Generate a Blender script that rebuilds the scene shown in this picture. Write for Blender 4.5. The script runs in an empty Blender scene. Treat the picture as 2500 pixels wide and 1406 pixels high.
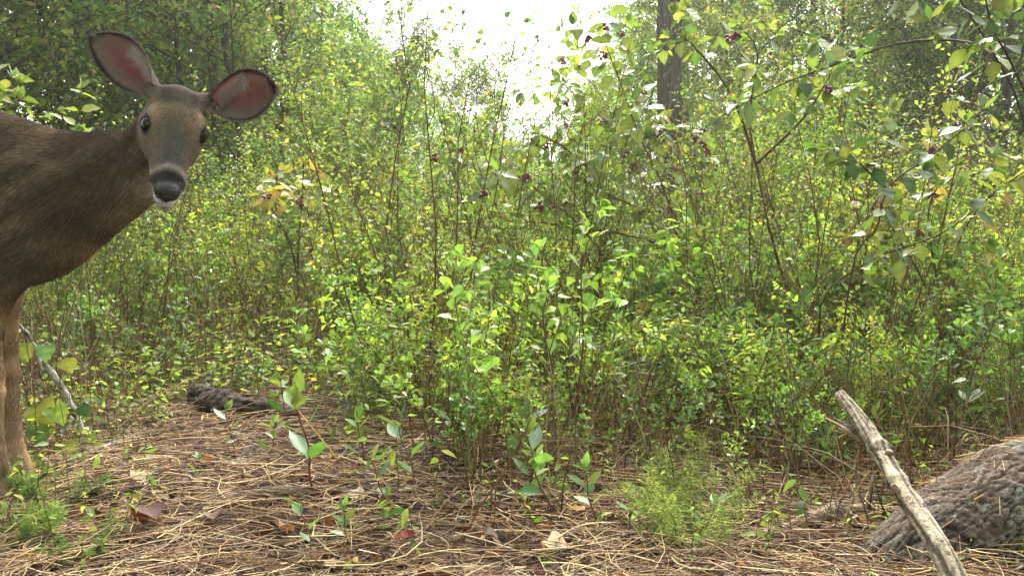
import bpy, math, random
import numpy as np
from mathutils import Vector, Matrix

SC = bpy.context.scene
COL = SC.collection
R = math.radians
# ------------------------------------------------------------------ camera, sky, sun, exposure
CAM_H, F_PX, HORIZON = 0.62, 2401.0, 565.0      # metres, pixels at 2500 wide, pixel row of the horizon
cd = bpy.data.cameras.new('camera'); cam = bpy.data.objects.new('camera', cd); COL.objects.link(cam)
cam.location = (0, 0, CAM_H)
cam.rotation_euler = (R(90) - math.atan((703 - HORIZON) / F_PX), 0, 0)
cd.sensor_width = 36; cd.lens = 36 * F_PX / 2500
cd.clip_start = 0.05; cd.clip_end = 2000
SC.camera = cam
SUN_EL, SUN_AZ = 50, 8                          # sun ahead of the camera, a little to the right
w = bpy.data.worlds.new('World'); SC.world = w; w.use_nodes = True
nt = w.node_tree; bg = nt.nodes['Background']
sky = nt.nodes.new('ShaderNodeTexSky'); sky.sky_type = 'NISHITA'; sky.sun_disc = False
sky.sun_elevation = R(SUN_EL); sky.sun_rotation = R(SUN_AZ)
sky.air_density = 1.0; sky.dust_density = 5.0; sky.ozone_density = 1.0
hs = nt.nodes.new('ShaderNodeHueSaturation'); hs.inputs['Saturation'].default_value = 0.12
nt.links.new(sky.outputs[0], hs.inputs['Color']); nt.links.new(hs.outputs[0], bg.inputs[0])
bg.inputs[1].default_value = 0.15
sd = bpy.data.lights.new('sun', 'SUN'); sd.energy = 1.5; sd.angle = R(14); sd.color = (1, 0.93, 0.78)
sun = bpy.data.objects.new('sun', sd); COL.objects.link(sun)
sv = Vector((math.sin(R(SUN_AZ)) * math.cos(R(SUN_EL)), math.cos(R(SUN_AZ)) * math.cos(R(SUN_EL)), math.sin(R(SUN_EL))))
sun.rotation_euler = (-sv).to_track_quat('-Z', 'Y').to_euler()
SC.view_settings.view_transform = 'Standard'; SC.view_settings.look = 'None'
SC.view_settings.exposure = 1.98; SC.view_settings.gamma = 1; SC.view_settings.use_curve_mapping = False
SC.render.engine = 'CYCLES'
cy = SC.cycles
cy.max_bounces = 7; cy.diffuse_bounces = 4; cy.glossy_bounces = 2; cy.transmission_bounces = 4; cy.volume_bounces = 1
cy.transparent_max_bounces = 8; cy.use_denoising = True; cy.sample_clamp_indirect = 4
cy.caustics_reflective = False; cy.caustics_refractive = False

# ------------------------------------------------------------------ helpers
rng = np.random.default_rng(11)
def lin(h):
    c = [int(h[i:i+2], 16) / 255 for i in (0, 2, 4)]
    return np.array([x / 12.92 if x <= .04045 else ((x + .055) / 1.055) ** 2.4 for x in c])
def unit(a): return a / np.maximum(np.linalg.norm(a, axis=-1, keepdims=True), 1e-9)
_K = np.random.default_rng(5)
_WV = [(_K.normal(size=2) * f, _K.uniform(0, 6.28), a) for f, a in
       [(.25, .05), (.35, .05), (.6, .025), (.9, .025), (1.6, .013), (2.4, .012), (4, .007), (6, .006), (9, .004), (13, .003)]]
def gz(x, y):
    x = np.asarray(x, float); y = np.asarray(y, float)
    z = np.zeros(np.broadcast(x, y).shape)
    for k, p, a in _WV: z = z + a * np.sin(k[0] * x * 1.4 + k[1] * y * 1.4 + p)
    fade = np.clip((np.hypot(x, y - 2) - 1.0) / 4, .45, 1)
    z = z * fade
    return z + .055 * np.exp(-(((x + .45) / .75)**2 + ((y - 2.55) / .5)**2)) - .03 * np.exp(-(((x + .5) / .6)**2 + ((y - 1.75) / .25)**2))
def PX(u, v, Y):                                # a point at distance Y seen at pixel (u, v)
    th = math.atan((703 - HORIZON) / F_PX)
    a, b = (u - 1250) / F_PX, (703 - v) / F_PX
    dy = math.cos(th) + b * math.sin(th); dz = -math.sin(th) + b * math.cos(th)
    return np.array([a / dy * Y, Y, CAM_H + dz / dy * Y])
def GP(u, v):                                   # the ground point under pixel (u, v)
    Y = 1.0
    p = PX(u, v, 1.0); d = (p - np.array([0, 0, CAM_H]))
    t = -CAM_H / d[2]
    for _ in range(6):
        q = d * t; t = (float(gz(q[0], q[1])) - CAM_H) / d[2]
    q = d * t
    return np.array([q[0], q[1], float(gz(q[0], q[1]))])
def make_mesh(name, V, faces, col=None, mat=None, smooth=True):
    V = np.asarray(V, np.float32); faces = [np.asarray(f, np.int32) for f in faces if len(f)]
    me = bpy.data.meshes.new(name)
    me.vertices.add(len(V)); me.vertices.foreach_set('co', V.ravel())
    nl = sum(f.size for f in faces); npoly = sum(len(f) for f in faces)
    me.loops.add(nl); me.loops.foreach_set('vertex_index', np.concatenate([f.ravel() for f in faces]))
    me.polygons.add(npoly)
    tot = np.concatenate([np.full(len(f), f.shape[1], np.int32) for f in faces])
    st = np.concatenate([[0], np.cumsum(tot)[:-1]]).astype(np.int32)
    me.polygons.foreach_set('loop_start', st)
    me.polygons.foreach_set('use_smooth', np.full(npoly, smooth))
    if col is not None:
        at = me.color_attributes.new('col', 'FLOAT_COLOR', 'POINT')
        at.data.foreach_set('color', np.concatenate([col, np.ones((len(col), 1))], 1).astype(np.float32).ravel())
    if mat: me.materials.append(mat)
    me.update(calc_edges=True)
    return me
def link(name, me, parent=None, loc=None):
    o = bpy.data.objects.new(name, me); COL.objects.link(o)
    if parent is not None: o.parent = parent
    if loc is not None: o.location = loc
    return o
def tag(o, label=None, cat=None, group=None, kind=None):
    if label: o['label'] = label
    if cat: o['category'] = cat
    if group: o['group'] = group
    if kind: o['kind'] = kind
    return o
def empty(name, loc, rz=0, s=1):
    o = bpy.data.objects.new(name, None); COL.objects.link(o); o.location = loc; o.rotation_euler = (0, 0, rz); o.scale = (s, s, s)
    o.empty_display_size = .1
    return o
def copy_thing(o, loc, rz=0, s=1):
    c = o.copy(); COL.objects.link(c); c.location = loc; c.rotation_euler = (0, 0, rz); c.scale = (s, s, s)
    for ch in list(o.children):
        k = ch.copy(); COL.objects.link(k); k.parent = c
        for g in list(ch.children):
            q = g.copy(); COL.objects.link(q); q.parent = k
    return c
def tubes(P, Rd, k=4, caps=True):               # P (T,m,3), Rd (T,m)
    P = np.asarray(P, float); Rd = np.asarray(Rd, float); T, m, _ = P.shape
    tan = np.empty_like(P); tan[:, 1:-1] = P[:, 2:] - P[:, :-2]; tan[:, 0] = P[:, 1] - P[:, 0]; tan[:, -1] = P[:, -1] - P[:, -2]
    tan = unit(tan)
    ref = np.where(np.abs(tan[:, :1, 2:3]) > .85, np.array([1., 0, 0]), np.array([0, 0, 1.]))
    ref = np.broadcast_to(ref, P.shape)
    a = unit(np.cross(tan, ref)); b = np.cross(tan, a)
    an = np.arange(k) / k * 2 * np.pi
    V = P[:, :, None] + Rd[:, :, None, None] * (np.cos(an)[:, None] * a[:, :, None] + np.sin(an)[:, None] * b[:, :, None])
    idx = np.arange(T * m * k).reshape(T, m, k); nx = np.roll(idx, -1, 2)
    q = np.stack([idx[:, :-1], nx[:, :-1], nx[:, 1:], idx[:, 1:]], -1).reshape(-1, 4)
    fs = [q]
    if caps: fs.append(idx[:, -1].reshape(-1, k)[:, :]); fs.append(idx[:, 0, ::-1].reshape(-1, k))
    return V.reshape(-1, 3), fs
def join(parts):                                # [(V, faces, col), ...] -> one
    Vs, Fs, Cs, off = [], [], [], 0
    for V, fs, c in parts:
        Vs.append(V); Fs += [np.asarray(f) + off for f in fs]; off += len(V)
        Cs.append(np.broadcast_to(c, (len(V), 3)))
    return np.concatenate(Vs), Fs, np.concatenate(Cs)
def path(pts, n):                               # smooth resample of a polyline (Catmull-Rom)
    p = np.asarray(pts, float)
    if len(p) == 2: return p[0] + (p[1] - p[0]) * np.linspace(0, 1, n)[:, None]
    q = np.concatenate([[2 * p[0] - p[1]], p, [2 * p[-1] - p[-2]]])
    t = np.linspace(0, len(p) - 1 - 1e-6, n); i = t.astype(int); f = (t - i)[:, None]
    a, b, c, d = q[i], q[i+1], q[i+2], q[i+3]
    return .5 * (2 * b + (c - a) * f + (2 * a - 5 * b + 4 * c - d) * f**2 + (3 * b - a - 3 * c + d) * f**3)
def spawn(rg, P, n, t0, t1, L, ang, up, m=4, bend=.2, wob=.06):
    """n child shoots on every polyline of P"""
    T, mm, _ = P.shape
    t = (t0 + (t1 - t0) * (np.arange(n)[None] + rg.uniform(0, 1, (T, n))) / n)
    f = t * (mm - 1); i = np.minimum(f.astype(int), mm - 2); f = (f - i)[..., None]
    ti = np.arange(T)[:, None]
    s = P[ti, i] * (1 - f) + P[ti, i + 1] * f; d = unit(P[ti, i + 1] - P[ti, i])
    r = rg.normal(size=s.shape); r = unit(r - (r * d).sum(-1, keepdims=True) * d)
    a = ang * rg.uniform(.75, 1.25, (T, n, 1))
    dr = unit(d * np.cos(a) + r * np.sin(a) + np.array([0, 0, up]))
    ln = (L(t) if callable(L) else L) * rg.uniform(.6, 1.2, (T, n)); ln = ln[..., None, None]
    u = np.linspace(0, 1, m)[None, None, :, None]
    side = unit(rg.normal(size=s.shape))[:, :, None]
    Q = s[:, :, None] + dr[:, :, None] * u * ln + np.array([0, 0, bend]) * u**2 * ln + side * wob * ln * np.sin(u * 5)
    return Q.reshape(-1, m, 3), np.repeat(np.arange(T), n), t.ravel()

# leaf shapes: rows (t along, half width), tip closes; z gives fold and cup
def leaf_tmpl(rows, fold=.18, quads=True):
    V = [(0, 0, 0)]
    for t, h in rows: V += [(-h, t, fold * h), (0, t, 0), (h, t, fold * h)]
    V.append((0, 1, 0)); n = len(rows); tip = len(V) - 1
    tri = [(0, 2, 1), (0, 3, 2), (tip, 3*n-2, 3*n-1), (tip, 3*n-1, 3*n)]
    qd = []
    for i in range(n - 1):
        a = 1 + 3 * i; qd += [(a, a+1, a+4, a+3), (a+1, a+2, a+5, a+4)]
    return np.array(V, float), [np.array(tri)] + ([np.array(qd)] if qd else [])
T_DIAMOND = (np.array([(0, 0, 0), (-.5, .45, .1), (0, 1, 0), (.5, .45, .1)], float), [np.array([(0, 3, 2), (0, 2, 1)])])
T_OVAL = leaf_tmpl([(.3, .42), (.65, .4)])
T_LANCE = leaf_tmpl([(.15, .25), (.4, .5), (.7, .34)])
T_OBOV = leaf_tmpl([(.25, .22), (.55, .44), (.82, .42)])
T_BROAD = leaf_tmpl([(.08, .25), (.22, .44), (.42, .5), (.62, .4), (.8, .22), (.92, .09)], .22)
def leaf_cloud(pos, d, nr, L, W, tmpl, col, bend=None):
    tv, tf = tmpl; N, k = len(pos), len(tv)
    d = unit(d); nr = unit(nr - (nr * d).sum(-1, keepdims=True) * d); s = np.cross(d, nr)
    L = np.broadcast_to(L, N)[:, None, None]; W = np.broadcast_to(W, N)[:, None, None]
    V = pos[:, None] + tv[None, :, 1:2] * L * d[:, None] + tv[None, :, 0:1] * W * s[:, None] + tv[None, :, 2:3] * W * nr[:, None]
    if bend is not None: V = V - nr[:, None] * (np.broadcast_to(bend, N)[:, None, None] * L * tv[None, :, 1:2] ** 2)
    off = (np.arange(N) * k)[:, None, None]
    fs = [(f[None] + off).reshape(-1, f.shape[1]) for f in tf]
    c = np.repeat(col[:, None], k, 1).reshape(-1, 3)
    return V.reshape(-1, 3), fs, c
def palette(rg, n, cols, wts, jit=.18):
    c = np.array([lin(x) for x in cols]); wts = np.array(wts, float) / sum(wts)
    i = rg.choice(len(c), n, p=wts); return c[i] * rg.uniform(1 - jit, 1 + jit, (n, 1)) * rg.uniform(.93, 1.07, (n, 3))
def leaves_on(rg, P, n, t0, t1, size, wid, tmpl, cols, wts, flat=.8, splay=.9, droop=.1, bend=.15):
    """leaves along every polyline of P"""
    T, mm, _ = P.shape
    t = t0 + (t1 - t0) * (np.arange(n)[None] + rg.uniform(0, .9, (T, n))) / n
    f = t * (mm - 1); i = np.minimum(f.astype(int), mm - 2); f = (f - i)[..., None]; ti = np.arange(T)[:, None]
    s = (P[ti, i] * (1 - f) + P[ti, i + 1] * f).reshape(-1, 3); d = unit(P[ti, i + 1] - P[ti, i]).reshape(-1, 3)
    N = len(s); r = rg.normal(size=(N, 3)) * [1, 1, .5]; r = unit(r - (r * d).sum(-1, keepdims=True) * d)
    dr = unit(d * (1 - splay) + r * splay + [0, 0, -droop])
    nr = unit(np.array([0, 0, 1.]) * flat + rg.normal(size=(N, 3)) * .45)
    L = size * rg.uniform(.6, 1.25, N)
    return leaf_cloud(s, dr, nr, L, L * wid * rg.uniform(.85, 1.15, N), tmpl, palette(rg, N, cols, wts), bend * rg.uniform(0, 2, N))

# ------------------------------------------------------------------ materials
def new_mat(name):
    m = bpy.data.materials.new(name); m.use_nodes = True; nt = m.node_tree
    return m, nt, nt.nodes['Principled BSDF']
def nd(nt, t, **kw):
    n = nt.nodes.new(t)
    for k, v in kw.items():
        if isinstance(k, str) and k.startswith('i_'):
            n.inputs[k[2:].replace('_', ' ')].default_value = v
        else: setattr(n, k, v)
    return n
def attr_node(nt): return nd(nt, 'ShaderNodeAttribute', attribute_name='col')
def leaf_mat(name, trans=.45, rough=.42, spec=.5, pale=.35, objvar=True, tint=(1.15, 1.2, .6), tk=1.9):
    m, nt, b = new_mat(name); L = nt.links
    a = attr_node(nt); geo = nd(nt, 'ShaderNodeNewGeometry'); oi = nd(nt, 'ShaderNodeObjectInfo')
    hsv = nd(nt, 'ShaderNodeHueSaturation'); hsv.inputs['Saturation'].default_value = .93 if objvar else 1
    mr = nd(nt, 'ShaderNodeMapRange'); mr.inputs['To Min'].default_value = .468; mr.inputs['To Max'].default_value = .522
    mv = nd(nt, 'ShaderNodeMapRange'); mv.inputs['To Min'].default_value = .6; mv.inputs['To Max'].default_value = 1.25
    mod = nd(nt, 'ShaderNodeMath', operation='FRACT'); mul = nd(nt, 'ShaderNodeMath', operation='MULTIPLY'); mul.inputs[1].default_value = 17.3
    L.new(oi.outputs['Random'], mr.inputs['Value']); L.new(oi.outputs['Random'], mul.inputs[0]); L.new(mul.outputs[0], mod.inputs[0]); L.new(mod.outputs[0], mv.inputs['Value'])
    if objvar: L.new(mr.outputs[0], hsv.inputs['Hue']); L.new(mv.outputs[0], hsv.inputs['Value'])
    L.new(a.outputs['Color'], hsv.inputs['Color'])
    no = nd(nt, 'ShaderNodeTexNoise'); no.inputs['Scale'].default_value = 60; no.inputs['Detail'].default_value = 4
    tc = nd(nt, 'ShaderNodeTexCoord'); L.new(tc.outputs['Object'], no.inputs['Vector'])
    rp = nd(nt, 'ShaderNodeMapRange'); rp.inputs['From Min'].default_value = .35; rp.inputs['From Max'].default_value = .7
    rp.inputs['To Min'].default_value = .78; rp.inputs['To Max'].default_value = 1.15; L.new(no.outputs[0], rp.inputs['Value'])
    mx = nd(nt, 'ShaderNodeMix', data_type='RGBA', blend_type='MULTIPLY'); mx.inputs['Factor'].default_value = 1
    L.new(hsv.outputs[0], mx.inputs['A']); L.new(rp.outputs[0], mx.inputs['B'])
    un = nd(nt, 'ShaderNodeMix', data_type='RGBA'); fm = nd(nt, 'ShaderNodeMath', operation='MULTIPLY'); fm.inputs[1].default_value = pale
    L.new(geo.outputs['Backfacing'], fm.inputs[0]); L.new(fm.outputs[0], un.inputs['Factor'])
    L.new(mx.outputs['Result'], un.inputs['A']); un.inputs['B'].default_value = (.22, .27, .17, 1)
    L.new(un.outputs['Result'], b.inputs['Base Color'])
    b.inputs['Roughness'].default_value = rough; b.inputs['Specular IOR Level'].default_value = spec
    tr = nd(nt, 'ShaderNodeBsdfTranslucent'); tm = nd(nt, 'ShaderNodeMix', data_type='RGBA', blend_type='MULTIPLY'); tm.inputs['Factor'].default_value = 1
    L.new(hsv.outputs[0], tm.inputs['A']); tm.inputs['B'].default_value = (*[t * tk for t in tint], 1); L.new(tm.outputs['Result'], tr.inputs['Color'])
    ms = nd(nt, 'ShaderNodeMixShader'); ms.inputs[0].default_value = trans
    L.new(b.outputs[0], ms.inputs[1]); L.new(tr.outputs[0], ms.inputs[2])
    L.new(ms.outputs[0], nt.nodes['Material Output'].inputs['Surface'])
    return m
def vcol_mat(name, rough=.8, scale=40, amt=.35, bump=.3, spec=.3, stretch=(1, 1, 1), bdist=.004, second=None, sfac=(.5, .62), sscale=9):
    m, nt, b = new_mat(name); L = nt.links
    a = attr_node(nt); tc = nd(nt, 'ShaderNodeTexCoord'); mp = nd(nt, 'ShaderNodeMapping'); mp.inputs['Scale'].default_value = stretch
    L.new(tc.outputs['Object'], mp.inputs['Vector'])
    no = nd(nt, 'ShaderNodeTexNoise'); no.inputs['Scale'].default_value = scale; no.inputs['Detail'].default_value = 6; no.inputs['Roughness'].default_value = .65
    L.new(mp.outputs[0], no.inputs['Vector'])
    rp = nd(nt, 'ShaderNodeMapRange'); rp.inputs['From Min'].default_value = .3; rp.inputs['From Max'].default_value = .7
    rp.inputs['To Min'].default_value = 1 - amt; rp.inputs['To Max'].default_value = 1 + amt; L.new(no.outputs[0], rp.inputs['Value'])
    mx = nd(nt, 'ShaderNodeMix', data_type='RGBA', blend_type='MULTIPLY'); mx.inputs['Factor'].default_value = 1
    L.new(a.outputs['Color'], mx.inputs['A']); L.new(rp.outputs[0], mx.inputs['B'])
    outc = mx.outputs['Result']
    if second is not None:
        n2 = nd(nt, 'ShaderNodeTexNoise'); n2.inputs['Scale'].default_value = sscale; n2.inputs['Detail'].default_value = 7; n2.inputs['Roughness'].default_value = .7
        L.new(tc.outputs['Object'], n2.inputs['Vector'])
        r2 = nd(nt, 'ShaderNodeMapRange'); r2.inputs['From Min'].default_value = sfac[0]; r2.inputs['From Max'].default_value = sfac[1]
        L.new(n2.outputs[0], r2.inputs['Value'])
        m2 = nd(nt, 'ShaderNodeMix', data_type='RGBA'); L.new(r2.outputs[0], m2.inputs['Factor']); L.new(outc, m2.inputs['A']); m2.inputs['B'].default_value = (*second, 1)
        outc = m2.outputs['Result']
    L.new(outc, b.inputs['Base Color']); b.inputs['Roughness'].default_value = rough; b.inputs['Specular IOR Level'].default_value = spec
    bp = nd(nt, 'ShaderNodeBump'); bp.inputs['Strength'].default_value = bump; bp.inputs['Distance'].default_value = bdist
    L.new(no.outputs[0], bp.inputs['Height']); L.new(bp.outputs[0], b.inputs['Normal'])
    return m
M_LEAF = leaf_mat('leaf')
M_LEAFM = leaf_mat('small_leaf', trans=.42, rough=.5, spec=.35, pale=.2)
M_LEAFF = leaf_mat('far_leaf', trans=.4, rough=.55, spec=.3, pale=.1)
M_STEM = vcol_mat('stem_bark', .75, 60, .35, .3)
M_BARK = vcol_mat('bark', .9, 14, .45, .9, stretch=(1, 1, .22), bdist=.02, second=(.30, .31, .27), sfac=(.55, .68), sscale=16)
M_DEAD = vcol_mat('dead_wood', .85, 45, .45, .7, stretch=(1, 1, 1), bdist=.006, second=(.36, .35, .30), sfac=(.52, .66), sscale=22)
M_DRY = vcol_mat('dry_litter', .7, 30, .3, .1)
M_DLEAF = leaf_mat('dead_leaf', trans=.25, rough=.6, spec=.3, pale=.12, objvar=False, tint=(1.1, .8, .5))
# ------------------------------------------------------------------ ground
def build_ground():
    n = 230
    s = np.linspace(-1, 1, n); xs = np.sinh(s * 5.6) / np.sinh(5.6) * 260; ys = xs + 3.2
    X, Y = np.meshgrid(xs, ys); Z = gz(X, Y) 
    V = np.stack([X, Y, Z], -1).reshape(-1, 3); i = np.arange(n * n).reshape(n, n)
    q = np.stack([i[:-1, :-1], i[:-1, 1:], i[1:, 1:], i[1:, :-1]], -1).reshape(-1, 4)
    m, nt, b = new_mat('forest_floor'); L = nt.links
    tc = nd(nt, 'ShaderNodeTexCoord')
    n1 = nd(nt, 'ShaderNodeTexNoise'); n1.inputs['Scale'].default_value = 3.5; n1.inputs['Detail'].default_value = 8
    n2 = nd(nt, 'ShaderNodeTexNoise'); n2.inputs['Scale'].default_value = 55; n2.inputs['Detail'].default_value = 6; n2.inputs['Roughness'].default_value = .75
    L.new(tc.outputs['Object'], n1.inputs['Vector']); L.new(tc.outputs['Object'], n2.inputs['Vector'])
    ad = nd(nt, 'ShaderNodeMath', operation='ADD'); hl = nd(nt, 'ShaderNodeMath', operation='MULTIPLY'); hl.inputs[1].default_value = .5
    L.new(n1.outputs[0], ad.inputs[0]); L.new(n2.outputs[0], ad.inputs[1]); L.new(ad.outputs[0], hl.inputs[0])
    cr = nd(nt, 'ShaderNodeValToRGB'); L.new(hl.outputs[0], cr.inputs[0])
    e = cr.color_ramp.elements; e[0].position = .36; e[0].color = (.014, .011, .009, 1); e[1].position = .66; e[1].color = (.20, .15, .105, 1)
    x = e.new(.5); x.color = (.05, .035, .024, 1)
    L.new(cr.outputs[0], b.inputs['Base Color']); b.inputs['Roughness'].default_value = .95
    bp = nd(nt, 'ShaderNodeBump'); bp.inputs['Strength'].default_value = .8; bp.inputs['Distance'].default_value = .02
    L.new(n2.outputs[0], bp.inputs['Height']); L.new(bp.outputs[0], b.inputs['Normal'])
    o = link('ground', make_mesh('ground', V, [q], None, m)); tag(o, kind='structure', label='brown forest floor of soil under pine needles and dead leaves')
build_ground()
# ------------------------------------------------------------------ the doe
def surface_nets(f, lo, hi, h, B=8):
    lo = np.array(lo, float); n = np.ceil((np.array(hi) - lo) / h / B).astype(int); N = n * B + 1
    cen = [lo[a] + (np.arange(n[a]) + .5) * B * h for a in range(3)]
    G = np.stack(np.meshgrid(*cen, indexing='ij'), -1)
    dc = f(G.reshape(-1, 3)).reshape(n)
    D = np.empty(N, np.float32)
    s = np.repeat(np.repeat(np.repeat(dc, B, 0), B, 1), B, 2); D[:-1, :-1, :-1] = s; D[-1] = 1; D[:, -1] = 1; D[:, :, -1] = 1
    act = np.argwhere(np.abs(dc) < B * h * 1.5)
    loc = np.stack(np.meshgrid(*[np.arange(B + 1)] * 3, indexing='ij'), -1).reshape(-1, 3)
    for c in range(0, len(act), 400):
        a = act[c:c+400]; I = (a[:, None] * B + loc[None]).reshape(-1, 3)
        D[I[:, 0], I[:, 1], I[:, 2]] = f(lo + I * h)
    S = D < 0
    c8 = [S[i:S.shape[0]-1+i, j:S.shape[1]-1+j, k:S.shape[2]-1+k] for i in (0, 1) for j in (0, 1) for k in (0, 1)]
    an = c8[0].copy(); al = c8[0].copy()
    for c in c8[1:]: an |= c; al &= c
    cells = np.argwhere(an & ~al)
    acc = np.zeros((len(cells), 3)); cnt = np.zeros((len(cells), 1))
    cor = [(i, j, k) for i in (0, 1) for j in (0, 1) for k in (0, 1)]
    for p in range(8):
        for q in range(p + 1, 8):
            A, Bc = np.array(cor[p]), np.array(cor[q])
            if abs(A - Bc).sum() != 1: continue
            a = cells + A; b = cells + Bc
            da = D[a[:, 0], a[:, 1], a[:, 2]]; db = D[b[:, 0], b[:, 1], b[:, 2]]
            m = (da < 0) != (db < 0); t = np.where(m, da / np.where(m, da - db, 1), 0)[:, None]
            acc += np.where(m[:, None], A + (Bc - A) * t, 0); cnt += m[:, None]
    V = lo + (cells + acc / cnt) * h
    idm = np.full(an.shape, -1, np.int32); idm[cells[:, 0], cells[:, 1], cells[:, 2]] = np.arange(len(cells))
    Q = []
    for ax in range(3):
        o1, o2 = [(1, 2), (2, 0), (0, 1)][ax]
        sl0 = [slice(1, -1)] * 3; sl1 = [slice(1, -1)] * 3; sl0[ax] = slice(0, -1); sl1[ax] = slice(1, None)
        s0, s1 = S[tuple(sl0)], S[tuple(sl1)]
        e = np.argwhere(s0 != s1)
        flip = s0[tuple(e.T)]
        e2 = e + 1; e2[:, ax] -= 1
        def cell(da, db):
            c = e2.copy(); c[:, o1] -= da; c[:, o2] -= db; return idm[c[:, 0], c[:, 1], c[:, 2]]
        q = np.stack([cell(0, 0), cell(1, 0), cell(1, 1), cell(0, 1)], 1)
        q[~flip] = q[~flip][:, ::-1]
        Q.append(q)
    Q = np.concatenate(Q); Q = Q[(Q >= 0).all(1)]
    return V, Q
def smin(a, b, k):
    h = np.clip(.5 + .5 * (b - a) / k, 0, 1); return b * (1 - h) + a * h - k * h * (1 - h)
def rcone(p, a, b, ra, rb):
    a = np.asarray(a, float); b = np.asarray(b, float); ba = b - a
    t = np.clip(((p - a) @ ba) / (ba @ ba), 0, 1)
    return np.linalg.norm(p - a - t[:, None] * ba, axis=1) - (ra + (rb - ra) * t)
def ell(p, c, r):
    r = np.asarray(r, float); q = (p - np.asarray(c, float)) / r; k = np.linalg.norm(q, axis=1); k2 = np.linalg.norm(q / r, axis=1)
    return k * (k - 1) / np.maximum(k2, 1e-6)

EYE_MID = PX(429, 307, 1.98)
_vd = unit(EYE_MID - np.array([0, 0, CAM_H])); _r0 = unit(np.cross(_vd, [0, 0, 1])); _u0 = np.cross(_r0, _vd)
_p, _t, _ro = R(46), R(6.5), R(14.5)
HF = -_vd * math.cos(_p) + math.sin(_p) * (-_u0 * math.cos(_t) - _r0 * math.sin(_t))   # towards the nose
HL = _r0 * math.cos(_ro) - _u0 * math.sin(_ro); HL = unit(HL - HF * (HL @ HF))         # towards the ear at the right of the picture
HU = np.cross(HL, HF); HU = HU if HU[2] > 0 else -HU                                # dorsal
HO = EYE_MID - HU * .022 - HF * .004
HM = np.stack([HF, HL, HU], 1)                                                      # local (a, b, c) -> world
def to_head(p): return (p - HO) @ HM
def from_head(q): return HO + np.asarray(q) @ HM.T
HS = .93
def head_sdf(p):
    q = to_head(p) / HS
    q = q * [1, 1, 1]; m = q.copy(); m[:, 1] = np.abs(m[:, 1])
    d = ell(m, (-.042, 0, -.001), (.076, .057, .051))
    d = smin(d, ell(m, (-.075, 0, -.02), (.055, .05, .055)), .03)
    d = smin(d, rcone(m, (-.02, 0, .004), (.115, 0, -.012), .045, .027), .025)            # face
    d = smin(d, rcone(m, (-.02, 0, -.032), (.11, 0, -.036), .047, .027), .03)             # lower face
    d = smin(d, rcone(m, (-.055, .030, -.052), (.10, .010, -.052), .024, .012), .025)     # jaw
    d = smin(d, ell(m, (-.010, .038, -.022), (.060, .024, .036)), .025)                   # cheek
    d = smin(d, ell(m, (.000, .047, .008), (.030, .018, .025)), .012)
    d = smin(d, ell(m, (-.014, .049, .028), (.020, .012, .009)), .010)                    # brow
    d = smin(d, ell(m, (.130, .011, -.023), (.033, .0225, .0225)), .014)                    # muzzle
    d = smin(d, ell(m, (.134, 0, -.054), (.036, .023, .018)), .012)                       # chin
    d = -smin(-d, ell(m, (.012, .063, .016), (.017, .013, .0155)), .004)                   # eye socket
    d = -smin(-d, ell(m, (.15, .03, -.043), (.03, .02, .0025)), .004)                     # mouth line
    d = smin(d, rcone(m, (-.078, .035, .012), (-.094, .055, .020), .022, .016), .02)        # ear root
    return d * HS
def lat(p, c, s):
    q = p.copy(); q[:, 1] = c + (q[:, 1] - c) * s; return q
NK = [(-170, 285, 695, 2.25, 1.45), (0, 290, 688, 2.22, 1.42), (100, 322, 660, 2.20, 1.45), (200, 338, 582, 2.185, 1.4), (275, 332, 528, 2.16, 1.35), (345, 325, 490, 2.125, 1.25)]
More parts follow.
